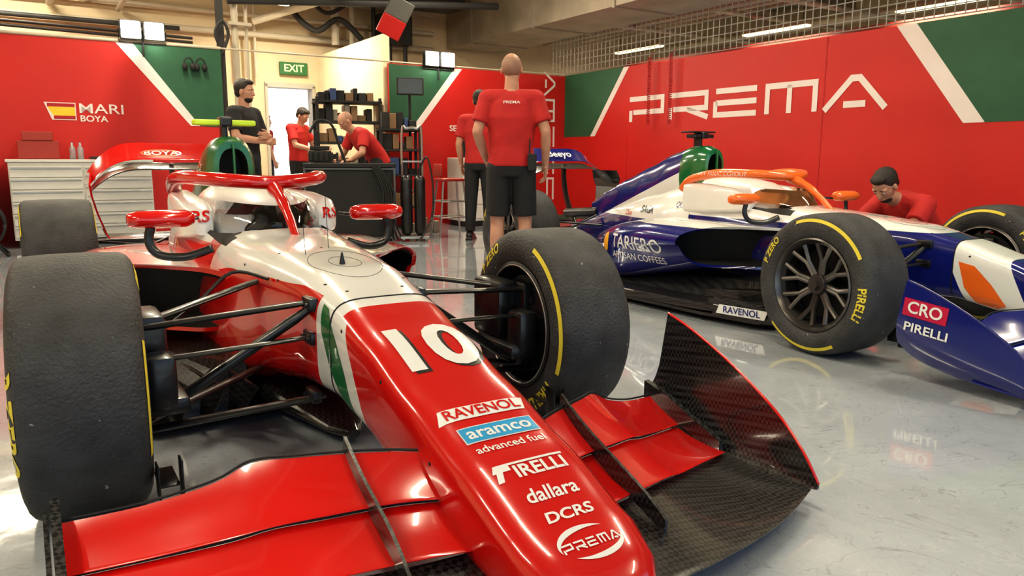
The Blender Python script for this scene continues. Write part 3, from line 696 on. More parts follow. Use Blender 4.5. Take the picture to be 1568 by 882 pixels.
pp=[[(a*sc_+3.66,b+1.715) for a,b in q] for q in pp];wq('team_lettering',pp,m_banw,wR,False,.006)
pp,w_=prema_polys(.22,.165,1.6,.26)
wq('team_lettering',[[(.32-b*1.0,1.35+a) for a,b in q] for q in pp],m_banw,wr,True,.006)
def wt(nm,s,size,spos,z,par,mt=m_banw,bold=.02,sx=1):
    decal(nm,text_bm(s,size,bold,sx=sx),mt,par,RP(spos,0,z),US,ZZ,None,.006,dirn=-UD)
wt('driver_lettering','MARI',.16,6.86,1.545,wl,sx=1.35,bold=.006);wt('driver_lettering','BOYA',.10,6.95,1.43,wl,sx=1.1)
wt('driver_lettering','SEBASTIAN',.12,1.85,1.44,wr,sx=1.1)
wq('spanish_flag',[[(7.42,1.60),(7.42,1.56),(7.14,1.56),(7.14,1.60)],[(7.36,1.46),(7.36,1.42),(7.14,1.42),(7.14,1.46)]],mat('flag_red',(.35,.01,.02),.6),wl,True,.006)
wq('spanish_flag_yellow',[[(7.42,1.56),(7.36,1.46),(7.14,1.46),(7.14,1.56)]],mat('flag_yellow',(.8,.5,.03),.6),wl,True,.006)
wq('flag_border',[[(7.45,1.61),(7.38,1.41),(7.13,1.41),(7.13,1.61)]],m_banw,wl,True,.005)
bm=bmesh.new();rbox(bm,0,.004,4.93,4.945,.0,2.35);rbox(bm,0,.004,1.6,1.61,0,1.3);obj('banner_seam',bm,mat('banner_red_dark',(.4,.01,.01),.6),wR)
bm=bmesh.new();rod(bm,RP(5.5,0,2.36),RP(0,0,2.36),.012);rod(bm,RP(5.46,0,2.36),RP(11.5,0,2.36),.02,mi=0);obj('trim_1',bm,m_pipe)
bm=bmesh.new();rod(bm,RP(5.20,-.3,0),RP(5.20,-.3,4.7),.045);rod(bm,RP(5.05,-.3,0),RP(5.05,-.3,4.7),.02)
for z in(2.7,3.4,4.1):rbox(bm,5.3,5.0,-.36,-.2,z,z+.04)
obj('conduit_pole',bm,m_pipe)
bm=bmesh.new();rbox(bm,5.46,5.38,-.2,-.10,1.4,4.7);tube(bm,smoothpts([RP(5.42,-.1,2.3),RP(5.34,-.05,2.55),RP(5.42,0,2.7),RP(5.50,-.05,2.55),RP(5.42,-.1,2.35)],6),.02);obj('cable_riser',bm,m_dark)
bm=bmesh.new()
for i in range(0,126):rod(bm,RP(-.03,-.4+i*.1,2.38),RP(-.03,-.4+i*.1,2.95),.006,seg=5)
for z in(2.38,2.48,2.58,2.68,2.78,2.88,2.95):rod(bm,RP(-.03,-.4,z),RP(-.03,12.2,z),.007,seg=5)
obj('wire_mesh_fence',bm,mat('mesh_grey',(.35,.34,.32),.5,metal=.3))
bm=bmesh.new();rbox(bm,.67,-.5,-2.95,12.8,3.06,3.85,bev=.01)
for d in range(-2,13,2):rbox(bm,.69,-.52,d,d+.05,3.04,3.87)
obj('ventilation_duct',bm,m_galv)
bm=bmesh.new()
for s,z,r in((6.3,3.2,.04),(6.8,3.35,.03),(7.2,3.2,.05),(8.6,3.4,.06)):rod(bm,RP(s,-2.9,z),RP(s,12,z),r)
for z,r in((3.0,.05),(3.3,.035),(3.65,.06),(4.0,.03)):rod(bm,RP(12,-2.85,z),RP(1,-2.85,z),r)
rod(bm,RP(4.4,-2.5,3.15),RP(1.8,-.5,4.0),.06);rod(bm,RP(3.0,-2.6,2.9),RP(3.0,-2.6,4.6),.07);rod(bm,RP(2.7,-2.6,2.7),RP(2.7,-2.6,4.6),.05)
rod(bm,RP(8.0,-2.8,2.4),RP(8.0,-2.8,4.6),.03);rod(bm,RP(9.4,-2.8,2.4),RP(9.4,-2.8,4.6),.04)
for s in(4.6,4.45,4.3):rod(bm,RP(s,-2.86,2.3),RP(s,-2.86,4.6),.025)
rod(bm,RP(4.9,-2.3,3.9),RP(3.4,.4,3.25),.05)
obj('ceiling_pipes',bm,m_pipe)
bm=bmesh.new()
for z in(2.95,3.5):rod(bm,RP(12,-2.6,z),RP(5.5,-2.6,z),.035)
for z in(2.62,2.68):rod(bm,RP(12,-1.6,z+.1),RP(5.5,-1.6,z),.02)
for s in(2.3,2.0,1.7):rod(bm,RP(s,-2.6,2.3),RP(s,-2.6,4.6),.04)
rod(bm,RP(5.3,-.2,3.0),RP(1.2,-.2,3.35),.05);rbox(bm,9.5,9.2,-2.9,-2.7,2.7,3.1);rbox(bm,6.3,6.1,-2.9,-2.7,2.6,2.9);rbox(bm,2.2,1.6,-2.9,-2.5,3.0,3.5);rbox(bm,3.0,1.0,-2.2,-1.6,3.55,3.7)
tube(bm,smoothpts([RP(3.9,-2.7,4.6),RP(3.85,-2.6,3.6),RP(3.4,-2.5,3.1),RP(3.0,-2.4,3.3),RP(2.6,-2.4,3.0)],6),.05)
tube(bm,smoothpts([RP(3.6,-2.7,4.6),RP(3.5,-2.6,3.8),RP(3.2,-2.5,3.4),RP(2.8,-2.4,3.6)],6),.035);obj('dark_ducting',bm,m_dark)
bm=bmesh.new()
for d in range(-1,13,3):rbox(bm,13,-9,d,d+.25,4.35,4.7)
obj('ceiling_beams',bm,m_galv)
bm=bmesh.new()
for i in range(6):rod(bm,RP(-1.5-i*.8,-2.8,3.3+.12*(i%3)),RP(-1.5-i*.8,12,3.3+.12*(i%3)),.05)
for i in range(8):rod(bm,RP(-.6,i*1.5,3.25+.1*(i%2)),RP(-8,i*1.5,3.25+.1*(i%2)),.04)
obj('bay_pipework',bm,m_pipe)
bm=bmesh.new();rbox(bm,-3.2,-3.0,-2,12,2.75,2.95);rbox(bm,-5.2,-5.3,-2,12,2.6,2.9);obj('red_beam',bm,mat('beam_red',(.3,.03,.02),.6))
def fixture(name,s,d,z,L=1.3,w=.16,along='d',power=60,col=(1,.90,.72),em=11):
    e=empty(name,RP(s,d,z),tr)
    bm=bmesh.new();sz=(w,L,.06) if along=='d' else (L,w,.06);box(bm,(0,0,.04),sz,bev=.01);obj('housing',bm,m_pipe,e)
    bm=bmesh.new();box(bm,(0,0,.0),(sz[0]*.8,sz[1]*.96,.03),bev=.01);obj('tube',bm,mat('tube_glow',(1,.85,.35),.5,emis=em,noise=0),e)
    bm=bmesh.new()
    for q in(-.4,.4):rod(bm,(0 if along=='d' else q*L,q*L if along=='d' else 0,.06),(0 if along=='d' else q*L,q*L if along=='d' else 0,4.7-z),.006)
    obj('hanger',bm,m_dark,e)
    if power:
        l=bpy.data.lights.new('lamp','AREA');l.shape='RECTANGLE';l.size=sz[0];l.size_y=sz[1];l.energy=power;l.color=col
        o=bpy.data.objects.new('lamp',l);sc.collection.objects.link(o);o.parent=e;o.location=(0,0,-.03)
for s in(10.0,6.2,2.6):
    for d in(1.5,5.0,8.5,11.5):fixture('ceiling_light',s,d,3.9,1.5,.2,'d',{1.5:66,5.0:56,8.5:44,11.5:30}[d])
fixture('ceiling_light',4.15,-1.3,3.30,.8,.22,'d',75,em=9)
fixture('ceiling_light',8.0,-1.5,3.9,1.2,.2,'s',100)
for s,d in((-2.73,1.98),(-2.35,-.88),(-2.89,4.57),(-4.5,1.0),(-4.5,6)):fixture('ceiling_light',s,d,3.05,1.3,.16,'d',34)
def flood(s,d,z):
    e=empty('flood_light',RP(s,d,z),tr)
    for x in(-.13,.13):
        bm=bmesh.new();box(bm,(x,0,0),(.24,.06,.22),bev=.012)
        for k in range(6):box(bm,(x-.1+k*.04,.05,0),(.008,.05,.2))
        obj('housing',bm,m_matblk,e)
        bm=bmesh.new();box(bm,(x,-.034,0),(.21,.01,.19),bev=.003);obj('lens',bm,mat('flood_glow',(1,.95,.8),.4,emis=14,noise=0),e)
        l=bpy.data.lights.new('lamp','AREA');l.size=.2;l.energy=16;l.color=(1,.93,.78);o=bpy.data.objects.new('lamp',l);sc.collection.objects.link(o);o.parent=e;o.location=(x,-.045,0);o.rotation_euler=(radians(90),0,0)
    bm=bmesh.new();rod(bm,(0,.03,-.30),(0,.03,.0),.012);tube(bm,[(-.26,0,.0),(-.26,.03,-.14),(.26,.03,-.14),(.26,0,0)],.008);obj('bracket',bm,m_matblk,e)
flood(6.36,.05,2.49);flood(2.36,.05,2.44)
# ---------------------------------------------------------------- furniture
m_cab=mat('cabinet_white',(.62,.6,.56),.4,noise=.03)
def cabinet(s0,s1,d0,d1,h,rows,cols):
    e=empty('tool_cabinet',(0,0,0))
    bm=bmesh.new();rbox(bm,s0,s1,d0,d1,.08,h-.03,bev=.006);obj('carcass',bm,m_cab,e)
    bm=bmesh.new();rbox(bm,s0-.02,s1+.02,d0-.01,d1+.02,h-.03,h,bev=.006);obj('worktop',bm,m_cab,e)
    bm=bmesh.new();rbox(bm,s0+.03,s1-.03,d0+.03,d1-.03,0,.08);obj('plinth',bm,m_matblk,e)
    bm=bmesh.new();bh=bmesh.new()
    for c in range(cols):
        a=s0+(s1-s0)*c/cols;b=s0+(s1-s0)*(c+1)/cols
        for r in range(rows):
            z0=.11+(h-.17)*r/rows;z1=.11+(h-.17)*(r+1)/rows-.012
            rbox(bm,a+.01,b-.01,d1,d1+.015,z0,z1,bev=.003);rbox(bh,a+.02,b-.02,d1+.015,d1+.03,z1-.03,z1-.012,bev=.003)
    obj('drawers',bm,m_cab,e);obj('handles',bh,m_steel,e)
cabinet(6.45,7.85,.10,.70,.955,6,2)
bm=bmesh.new();rbox(bm,7.35,7.75,.2,.5,.96,1.16,bev=.01);rbox(bm,7.40,7.70,.19,.51,1.16,1.26,bev=.01);obj('parts_case',bm,mat('case_red',(.3,.03,.02),.4))
for s in(7.22,7.14):
    bm=bmesh.new();p=RP(s,.35,.956);M=Matrix.Translation(p);lathe(bm,[(0,0.0),(0,.032),(.12,.032),(.16,.012),(.19,.012),(.19,0)],20);bmesh.ops.transform(bm,matrix=M@Matrix.Rotation(pi/2,4,'X'),verts=bm.verts[:]);obj('water_bottle',bm,mat('bottle_plastic',(.6,.7,.75),.1,trans=.7),None,True)
bm=bmesh.new();rbox(bm,6.55,7.05,.15,.5,.96,.99,bev=.004);rbox(bm,6.62,6.8,.2,.3,.99,1.03,bev=.004);obj('tool_tray',bm,m_blk)
bm=bmesh.new();rbox(bm,8.0,8.7,.15,.8,.1,1.0,bev=.01);
for k in range(5):rbox(bm,8.03,8.67,.8,.815,.14+k*.17,.28+k*.17,bev=.004)
rbox(bm,8.0,8.7,.15,.8,0,.1,mi=1)
rbox(bm,8.05,8.65,.2,.6,1.0,1.08,mi=1,bev=.01);obj('tool_chest',bm,[mat('chest_red',(.25,.015,.01),.4),m_matblk])
# cable reel
e=empty('cable_reel',RP(8.15,1.35,0),tr);bm=bmesh.new()
for y in(-.12,.12):tube(bm,[V((.24*cos(a),y,.32+.24*sin(a))) for a in [2*pi*i/32 for i in range(33)]],.014)
tube(bm,[V((.17*cos(i*.5),-.1+.2*(i%60)/60,.32+.17*sin(i*.5))) for i in range(170)],.012,6)
for x in(-.25,.25):rod(bm,(x,-.14,0),(0,-.12,.32),.012);rod(bm,(x,.14,0),(0,.12,.32),.012)
rod(bm,(-.25,-.14,.012),(-.25,.14,.012),.012);rod(bm,(.25,-.14,.012),(.25,.14,.012),.012);obj('reel',bm,m_matblk,e,True)
bm=bmesh.new();rbox(bm,2.35,1.75,.25,.75,.08,1.0,bev=.01)
for k in range(4):rbox(bm,2.32,1.78,.75,.765,.12+k*.21,.31+k*.21,bev=.004)
rbox(bm,2.32,1.78,.28,.72,0,.08,mi=1);rbox(bm,2.2,1.9,.45,.47,1.0,1.25,mi=1,bev=.005);obj('monitor_cabinet',bm,[m_cab,m_matblk])
def stool(p):
    e=empty('bar_stool',p,.4);bm=bmesh.new();box(bm,(0,0,.72),(.34,.34,.035),bev=.015);box(bm,(-.16,0,.84),(.03,.32,.16),bev=.012)
    obj('seat',bm,mat('stool_red',(.35,.03,.02),.5),e,True,auto=40)
    bm=bmesh.new()
    for a in(-1,1):
        for b in(-1,1):rod(bm,(a*.13,b*.13,.71),(a*.20,b*.20,0),.013)
    for z,q in((.25,.178),(.45,.158)):
        for a,b,c,d in((-1,-1,1,-1),(1,-1,1,1),(1,1,-1,1),(-1,1,-1,-1)):rod(bm,(a*q,b*q,z),(c*q,d*q,z),.009)
    obj('legs',bm,m_steel,e)
stool((-.80,9.75,0))
e=empty('pit_workstation',(-1.98,9.30,0),radians(12))
bm=bmesh.new();box(bm,(0,0,.45),(1.0,.55,.84),bev=.01);box(bm,(0,0,.90),(1.08,.62,.05),bev=.01);obj('flight_case',bm,m_matblk,e)
bm=bmesh.new()
for x in(-.52,.52):
    for y in(-.29,.29):box(bm,(x,y,.45),(.025,.025,.86),bev=.003)
for y in(-.29,.29):
    for z in(.04,.86):box(bm,(0,y,z),(1.06,.02,.02),bev=.003)
obj('case_frame',bm,mat('dark_steel',(.12,.12,.12),.4,metal=.7),e)
bm=bmesh.new()
for k in range(5):tube(bm,smoothpts([(.25+.02*k,-.32,.9),(.38+.03*k,-.36,.6),(.35+.04*k,-.38,.25),(.4+.05*k,-.3,.02)],5),.010,8)
obj('hanging_cables',bm,m_matblk,e)
bm=bmesh.new();box(bm,(-.34,-.1,1.0),(.26,.26,.14),bev=.01);box(bm,(-.34,-.1,1.10),(.22,.2,.05),bev=.01);box(bm,(-.38,-.12,1.2),(.05,.05,.2),bev=.01)
for k in range(6):box(bm,(-.44+.06*k,-.24,1.0),(.03,.02,.1),bev=.004)
tube(bm,smoothpts([(-.45,-.15,1.28),(-.35,-.12,1.42),(-.2,-.12,1.38),(-.12,-.1,1.15),(-.05,-.1,.94)],6),.016,8)
obj('data_unit',bm,m_matblk,e)
e=empty('gas_trolley',(-1.20,9.2,0),radians(12));bm=bmesh.new()
tube(bm,smoothpts([(-.12,.1,.0),(-.12,.1,1.25),(-.06,.1,1.34),(.06,.1,1.34),(.12,.1,1.25),(.12,.1,.0)],6),.014,8);box(bm,(0,0,.05),(.34,.36,.03),bev=.005);box(bm,(0,.1,.6),(.24,.02,.02));box(bm,(0,.1,.95),(.24,.02,.02))
for x in(-.13,.13):capsule(bm,(x,-.15,.035),(x,.15,.035),.02,.02)
obj('frame',bm,m_steel,e)
bm=bmesh.new()
for x in(-.08,.08):capsule(bm,(x,0,.13),(x,0,.72),.07,.07);rod(bm,(x,0,.75),(x,0,.86),.02)
tube(bm,smoothpts([(.08,0,.86),(.16,-.1,1.0),(.22,-.15,.7),(.2,-.2,.3),(.05,-.25,.02)],6),.012,8)
obj('cylinders',bm,m_blk,e,True,auto=40)
def rack(name,p,rz,w,zs,h):
    e=empty(name,p,rz);bm=bmesh.new()
    for x in(-w/2+.03,w/2-.03):
        for y in(-.22,.22):box(bm,(x,y,h/2),(.04,.04,h),bev=.003)
    for z in zs:box(bm,(0,0,z),(w,.48,.03),bev=.003)
    obj('frame',bm,m_matblk,e);bm=bmesh.new()
    for z in zs:
        x=-w/2+.05
        while x<w/2-.14:
            ww=random.uniform(.06,.16);hh=random.uniform(.07,.24);box(bm,(x+ww/2,random.uniform(-.05,.05),z+.015+hh/2),(ww*.92,.3,hh),mi=random.choice((0,0,0,1,2,3)),bev=.008);x+=ww
    obj('equipment_boxes',bm,[m_matblk,m_galv,mat('box_brown',(.2,.12,.06),.6),mat('box_blue',(.03,.06,.16),.5)],e)
rack('equipment_rack',(-2.42,11.3,0),radians(20),.95,(.3,.8,1.2,1.5,1.78),1.84)
rack('equipment_rack',(-1.62,10.95,0),radians(15),.6,(.3,.75,1.1,1.38),1.42)
e=empty('monitor',RP(3.05,.5,1.98),tr-.3);bm=bmesh.new();box(bm,(0,0,0),(.38,.04,.24),bev=.01);box(bm,(0,-.022,0),(.34,.004,.20),mi=1);tube(bm,[(0,.03,0),(0,.08,-.1),(0,.08,-1.96)],.02,mi=0);box(bm,(0,.08,-1.97),(.4,.4,.02));obj('screen',bm,[m_matblk,mat('screen_dark',(.05,.06,.07),.2)],e)
e=empty('hanging_screen',RP(3.3,.6,2.85),tr);e.rotation_euler=(radians(20),radians(22),tr);bm=bmesh.new();box(bm,(0,0,.14),(.34,.05,.26),bev=.01);box(bm,(0,0,-.12),(.34,.05,.26),mi=1,bev=.01);rod(bm,(0,0,.25),(0,0,1.7),.012);obj('panel',bm,[mat('screen_grey',(.12,.12,.11),.4),m_ban],e)
e=empty('exit_sign',RP(3.65,-2.94,2.50),tr);bm=bmesh.new();box(bm,(0,0,0),(.48,.05,.21),bev=.008);obj('sign_box',bm,mat('exit_green',(.02,.12,.03),.5,emis=.1),e)
decal('lettering',text_bm('EXIT',.17,.02),mat('exit_text',(.7,.85,.4),.5,emis=.2),e,(0,-.03,0),(1,0,0),(0,0,1),None,.002)
bm=bmesh.new();rbox(bm,4.147,4.10,-3.22,-2.95,0,2.23);rbox(bm,3.33,3.285,-3.22,-2.95,0,2.23);rbox(bm,4.147,3.285,-3.22,-2.95,2.18,2.26);obj('door_1',bm,mat('door_frame',(.45,.42,.36),.5))
bm=bmesh.new();rbox(bm,3.9,3.0,-8,-7.9,0,1.6,bev=.02);rbox(bm,5.5,2.5,-10,-9.8,2.2,3.2);rod(bm,RP(3.6,-6,0),RP(3.6,-6,3),.06);obj('paddock_unit',bm,mat('paddock_red',(.5,.05,.04),.6))
bm=bmesh.new();rbox(bm,12,-6,-11.8,-11.6,0,5);obj('paddock_building',bm,mat('paddock_wall',(.9,.85,.72),.8))
for s in(5.86,5.72):
    bm=bmesh.new();p=RP(s,.06,2.13)
    for k in(-1,1):ellip(bm,p+US*.045*k+V((0,0,-.03)),(.035,.035,.05),sub=2)
    tube(bm,[p+US*.06*cos(a)+V((0,0,.10*sin(a)-.02)) for a in [pi*i/12 for i in range(13)]],.009);obj('headset',bm,m_matblk,None,True)
for d in(2.15,2.58):
    bm=bmesh.new();pts=[RP(.10,d,2.42-.95*i/420)+US*.022*cos(i*.55)+UD*.022*sin(i*.55) for i in range(421)];tube(bm,[RP(.0,d,2.5)]+pts,.005,5);obj('coiled_air_hose',bm,mat('hose_red',(.4,.015,.015),.4),None,True)
bm=bmesh.new()
for i in range(5):
    x=-1.35+i*.08;box(bm,(x,10.25+.08*(i%2),.06+.02*(i%3)),(.07,.16,.12+.04*(i%3)),bev=.01)
obj('tool_pile',bm,m_galv)
# ---------------------------------------------------------------- people
def remesh(bm,name,mtl,parent,vox,sm=4,fac=.5):
    o=obj(name,bm,[],parent);evalmesh(o,[('REMESH',dict(mode='VOXEL',voxel_size=vox)),('SMOOTH',dict(factor=fac,iterations=sm))])
    o.data.materials.clear();o.data.materials.append(mtl)
    for p in o.data.polygons:p.use_smooth=True
    return o
def ell_loft(bm,st,side):
    P=[V(s[0]) for s in st];n=len(P);R=[]
    for i,(p,w,d) in enumerate(st):
        t=(P[min(i+1,n-1)]-P[max(i-1,0)]).normalized();s=V(side);s=(s-t*s.dot(t)).normalized();f=t.cross(s)
        R.append([P[i]+s*cos(2*pi*k/28)*w+f*sin(2*pi*k/28)*d for k in range(28)])
    loft(bm,R)
def mk_head(par,pos,yaw,pitch,hair,skin,beard=False):
    M=Matrix.Translation(pos)@Matrix.Rotation(yaw,4,'Z')@Matrix.Rotation(pitch,4,'Y')
    bm=bmesh.new()
    ellip(bm,(-.012,0,.03),(.098,.076,.092),M);ellip(bm,(.018,0,-.03),(.070,.062,.075),M);ellip(bm,(.045,0,-.082),(.038,.040,.028),M)
    ellip(bm,(.03,0,-.01),(.062,.066,.06),M)
    ellip(bm,(.098,0,-.022),(.018,.014,.016),M,sub=2);capsule(bm,M@V((.082,0,.02)),M@V((.102,0,-.02)),.009,.013)
    for s in(-1,1):ellip(bm,(-.005,.078*s,-.008),(.020,.010,.032),M,sub=2);ellip(bm,(.066,.034*s,.028),(.02,.028,.010),M,sub=2)
    ellip(bm,(.082,0,-.055),(.012,.026,.011),M,sub=2)
    remesh(bm,'head',skin,par,.005,5,.5)
    for s in(-1,1):
        bm=bmesh.new();ellip(bm,(.078,.032*s,.006),(.009,.012,.0055),M,sub=2);obj('eye',bm,m_eye,par,True)
        bm=bmesh.new();ellip(bm,(.0845,.032*s,.006),(.004,.006,.0055),M,sub=2);obj('iris',bm,m_hair,par,True)
        bm=bmesh.new();capsule(bm,M@V((.084,.018*s,.028)),M@V((.076,.048*s,.030)),.0045,.003);obj('eyebrow',bm,m_hair,par,True)
    bm=bmesh.new();ellip(bm,(.093,0,-.055),(.004,.022,.0055),M,sub=2);obj('mouth',bm,m_lip,par,True)
    if hair is not None:
        bm=bmesh.new()
        if hair is m_stub:
            ellip(bm,(-.022,0,.028),(.092,.0785,.088),M);remesh(bm,'hair',hair,par,.007,3)
        else:
            ellip(bm,(-.026,0,.045),(.100,.084,.092),M);ellip(bm,(.03,0,.10),(.055,.06,.030),M);ellip(bm,(-.06,0,-.01),(.05,.07,.06),M);remesh(bm,'hair',hair,par,.007,3)
    if beard:
        bm=bmesh.new();ellip(bm,(.038,0,-.076),(.048,.052,.038),M);remesh(bm,'beard',hair or m_hair,par,.007,2)
def mk_hand(bm,w,dr,thumb,curl=.35,sgn=1):
    dr=V(dr).normalized();th=V(thumb);th=(th-dr*th.dot(dr)).normalized();nrm=dr.cross(th)*sgn
    def P(a,b,c):return w+dr*a+th*b+nrm*c
    for b in(-.028,-.010,.010,.028):capsule(bm,P(.005,b*.75,0),P(.085,b,0),.016,.013,10)
    for b,L in((.032,.068),(.011,.078),(-.011,.072),(-.031,.056)):
        p=P(.085,b,0);a=0
        for k,f in enumerate((.45,.3,.25)):
            a+=curl*(1 if k==0 else 1.2);q=p+(dr*cos(a)+nrm*sin(a))*L*f;capsule(bm,p,q,.0095-.001*k,.0088-.001*k,8);p=q
    p=P(.02,.032,.004);q=P(.052,.060,.016);r=P(.082,.064,.03);capsule(bm,p,q,.014,.011,8);capsule(bm,q,r,.0105,.0085,8)
def person(name,pos,yaw,J={},shirt=m_shirt,legs='shorts',hair=m_hair,skin=m_skin,scale=1,head=(0,0),beard=False,shoes=m_blk,radio=False,curl=.35):
    D=dict(pel=(0,0,.95),waist=(0.0,0,1.08),chest=(.0,0,1.30),neck=(0,0,1.50),head=(.025,0,1.665),
      shL=(0,.185,1.44),shR=(0,-.185,1.44),elL=(-.03,.25,1.16),elR=(-.03,-.25,1.16),wrL=(.06,.24,.91),wrR=(.06,-.24,.91),
      hiL=(0,.09,.92),hiR=(0,-.09,.92),knL=(.02,.11,.50),knR=(.02,-.11,.50),anL=(-.01,.12,.09),anR=(-.01,-.12,.09),hdL=None,hdR=None,thL=(1,0,.2),thR=(1,0,.2),side=(0,1,0))
    D.update(J);G={k:(V(v) if v is not None and k!='side' else v) for k,v in D.items()}
    e=empty(name,pos,yaw);e.scale=(scale,)*3
    side=V(D['side']).normalized();pel,wa,ch,nk=G['pel'],G['waist'],G['chest'],G['neck']
    tors=[(pel-(wa-pel).normalized()*.08,.13,.09),(pel,.165,.115),(wa,.145,.10),(wa.lerp(ch,.5),.16,.112),(ch,.178,.12),(ch.lerp(nk,.55),.165,.10),(ch.lerp(nk,.85),.10,.075),(nk,.06,.06)]
    hd=G['head'];bm=bmesh.new();ell_loft(bm,tors,side);capsule(bm,nk-(nk-ch).normalized()*.06,hd-V((.02,0,.06)),.060,.054)
    for s in'LR':
        sh,el,wr,hi,kn,an=[G[k+s] for k in('sh','el','wr','hi','kn','an')]
        capsule(bm,ch.lerp(nk,.7),sh,.07,.062);capsule(bm,sh,el,.054,.042);m=el.lerp(wr,.3);capsule(bm,el,m,.041,.043);capsule(bm,m,wr,.043,.027)
        capsule(bm,hi,kn,.088,.058);m=kn.lerp(an,.32)+V((-.015,0,0));capsule(bm,kn,m,.054,.057);capsule(bm,m,an,.057,.036)
        capsule(bm,an,an+V((-.02,0,-.04)),.036,.034);capsule(bm,an+V((-.02,0,-.045)),an+V((.15,0,-.055)),.036,.028)
    remesh(bm,'body',skin,e,.011,5,.5)
    for s,sg in(('L',1),('R',-1)):
        bm=bmesh.new();wr,el=G['wr'+s],G['el'+s];d=(wr-el).normalized() if G['hd'+s] is None else G['hd'+s]
        th=G['th'+s];t2=(th-d*th.dot(d)).normalized();nn=d.cross(t2)
        inward=V((0,-sg,0)) if G['hd'+s] is None else V((0,0,-1))
        sgn=1 if nn.dot(inward)>=0 else -1
        capsule(bm,wr-d*.03,wr+d*.01,.027,.024);mk_hand(bm,wr,d,th,curl,sgn);remesh(bm,'hand_'+s,skin,e,.0045,3,.4)
    bm=bmesh.new();dn=(wa-pel).normalized()
    ell_loft(bm,[(pel-dn*.02,.185,.135),(pel+dn*.02,.185,.135),(wa,.172,.128),(wa.lerp(ch,.5),.182,.135),(ch,.198,.14),(ch.lerp(nk,.55),.185,.118),(ch.lerp(nk,.85),.115,.09),(ch.lerp(nk,.98),.072,.072)],side)
    for s in'LR':
        sh,el=G['sh'+s],G['el'+s];capsule(bm,ch.lerp(nk,.68),sh,.085,.078);capsule(bm,sh,sh.lerp(el,.72),.074,.072,16,True)
    so=remesh(bm,'shirt',shirt,e,.010,4,.5)
    bm=bmesh.new();ell_loft(bm,[(pel-dn*.10,.15,.12),(pel-dn*.03,.178,.13),(pel+dn*.03,.172,.125)],side)
    for s in'LR':
        hi,kn,an=G['hi'+s],G['kn'+s],G['an'+s]
        if legs=='shorts':capsule(bm,hi,hi.lerp(kn,.90),.105,.096,16,True)
        else:
            capsule(bm,hi,kn,.102,.078);capsule(bm,kn,an+(kn-an)*.04,.078,.060,16,True)
    remesh(bm,'shorts' if legs=='shorts' else 'trousers',m_short,e,.010,3,.5)
    bm=bmesh.new()
    for s in'LR':
        an=G['an'+s];capsule(bm,an+V((-.035,0,-.035)),an+V((.14,0,-.052)),.046,.038);capsule(bm,an+V((-.0,0,-.0)),an+V((-.01,0,-.03)),.045,.046);box(bm,an+V((.055,0,-.078)),(.27,.085,.024))
    remesh(bm,'shoes',shoes,e,.008,2)
    mk_head(e,hd,head[0],head[1],hair,skin,beard)
    if radio:
        bm=bmesh.new();box(bm,(-.12,-.16,.96),(.04,.07,.13),bev=.01);rod(bm,(-.12,-.14,1.02),(-.12,-.14,1.14),.006);obj('radio',bm,m_matblk,e)
        decal('shirt_lettering',text_bm('PREMA',.03,.01,sx=1.4),m_banw,e,(-.5,0,1.41),(0,-1,0),(0,0,1),comb(so),.003,.02,dirn=(1,0,0))
    return e
person('man_in_red_shirt',(-.01,6.02,0),radians(90),dict(wrL=(.14,.20,.97),elL=(-.05,.265,1.19),elR=(-.06,-.265,1.19),wrR=(.05,-.27,.93)),hair=m_stub,radio=True,scale=1.0,head=(-.1,-.1))
person('man_in_red_shirt',(-.40,9.28,0),radians(80),{},legs='long',head=(0,.1))
person('man_in_black_shirt',(-2.90,8.35,0),radians(-15),dict(elL=(.06,.25,1.18),wrL=(.27,.02,1.20),elR=(.06,-.25,1.18),wrR=(.28,.02,1.14),hdL=(.1,-1,0.05),hdR=(.1,1,.1),thL=(0,0,1),thR=(0,0,1)),shirt=m_bshirt,legs='long',beard=True,scale=1.01,head=(.15,.1))
person('man_in_red_shirt',(-3.40,12.2,0),radians(-20),dict(head=(.10,0,1.63),neck=(.03,0,1.49),elL=(.12,.24,1.18),wrL=(.40,.16,1.12),elR=(.12,-.24,1.18),wrR=(.42,-.14,1.10)),legs='long',head=(0,.6))
person('man_in_red_shirt',(-1.80,9.98,0),radians(215),dict(pel=(-.08,0,.92),waist=(-.02,0,1.03),chest=(.14,0,1.20),neck=(.27,0,1.34),head=(.38,0,1.44),shL=(.22,.19,1.28),shR=(.22,-.19,1.28),elL=(.30,.30,1.05),elR=(.30,-.28,1.05),wrL=(.42,.22,.96),wrR=(.42,-.2,.96),hdL=(1,0,-.1),hdR=(1,0,-.1),thL=(0,-1,0),thR=(0,1,0)),legs='long',hair=m_stub,head=(0,.75))
person('man_in_red_shirt',tuple(RP(3.75,-4.6,0)),radians(40),{},legs='long')
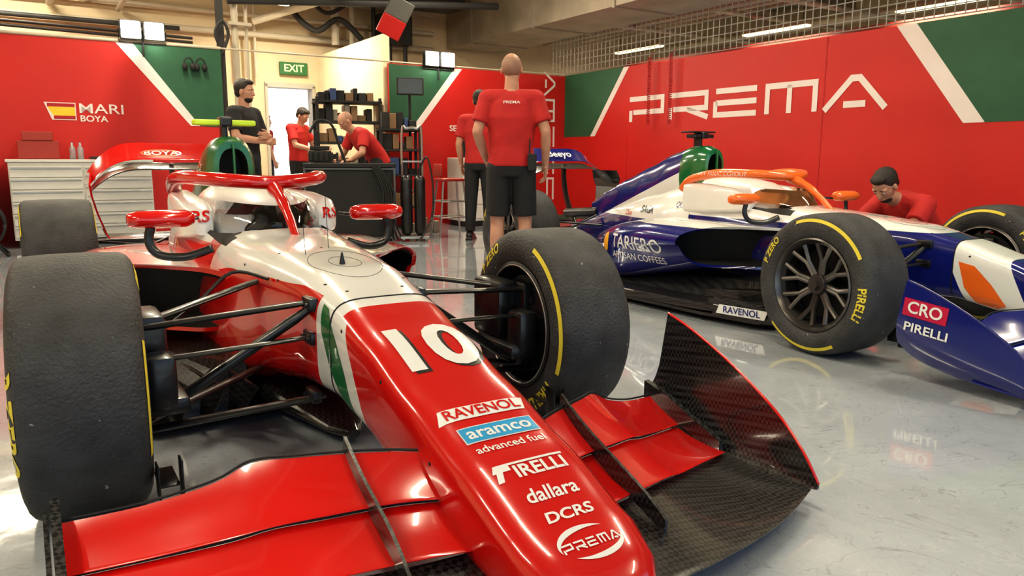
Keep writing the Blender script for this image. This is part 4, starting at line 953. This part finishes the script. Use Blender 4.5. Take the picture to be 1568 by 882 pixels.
person('crouching_mechanic',(3.02,5.75,0),radians(205),dict(pel=(-.22,0,.32),waist=(-.15,0,.44),chest=(.02,0,.60),neck=(.17,0,.72),head=(.30,0,.80),
   shL=(.10,.19,.67),shR=(.10,-.19,.67),elL=(.30,.24,.50),elR=(.30,-.22,.50),wrL=(.50,.14,.55),wrR=(.50,-.10,.52),hiL=(-.2,.10,.30),hiR=(-.2,-.10,.30),knL=(.20,.20,.42),knR=(.20,-.20,.40),anL=(-.02,.16,.09),anR=(-.02,-.16,.09),hdL=(1,0,.1),hdR=(1,0,.1),thL=(0,-1,0),thR=(0,1,0)),legs='long',head=(.1,.75),beard=True)
# ---------------------------------------------------------------- camera / world / light
cd=bpy.data.cameras.new('camera');cam=bpy.data.objects.new('camera',cd);sc.collection.objects.link(cam);sc.camera=cam
cd.sensor_width=36;cd.lens=36*1157.56/1568;cd.clip_start=.05
p=.1689;roll=.0051
fwd=V((0,cos(p),-sin(p)));up0=V((0,sin(p),cos(p)));rt0=V((1,0,0));rt=rt0*cos(roll)+up0*sin(roll);up=up0*cos(roll)-rt0*sin(roll)
cam.matrix_world=Matrix(((rt.x,up.x,-fwd.x,0),(rt.y,up.y,-fwd.y,0),(rt.z,up.z,-fwd.z,.9841),(0,0,0,1)))
w=bpy.data.worlds.new('world');sc.world=w;w.use_nodes=True;nt=w.node_tree;bg=nt.nodes['Background']
sky=nt.nodes.new('ShaderNodeTexSky');sky.sky_type='NISHITA';sky.sun_disc=False;sky.sun_elevation=radians(40);sky.sun_rotation=radians(20)
nt.links.new(sky.outputs[0],bg.inputs[0]);bg.inputs[1].default_value=.22
sl=bpy.data.lights.new('sun','SUN');sl.energy=7;sl.angle=.01;sl.color=(1,.93,.82);so=bpy.data.objects.new('sun',sl);sc.collection.objects.link(so)
so.rotation_euler=V((-.15,.45,-.80)).to_track_quat('-Z','Y').to_euler()
sc.view_settings.view_transform='Standard';sc.view_settings.exposure=.28
for lk in('Medium High Contrast','Standard - Medium High Contrast'):
    try:sc.view_settings.look=lk;break
    except Exception:pass
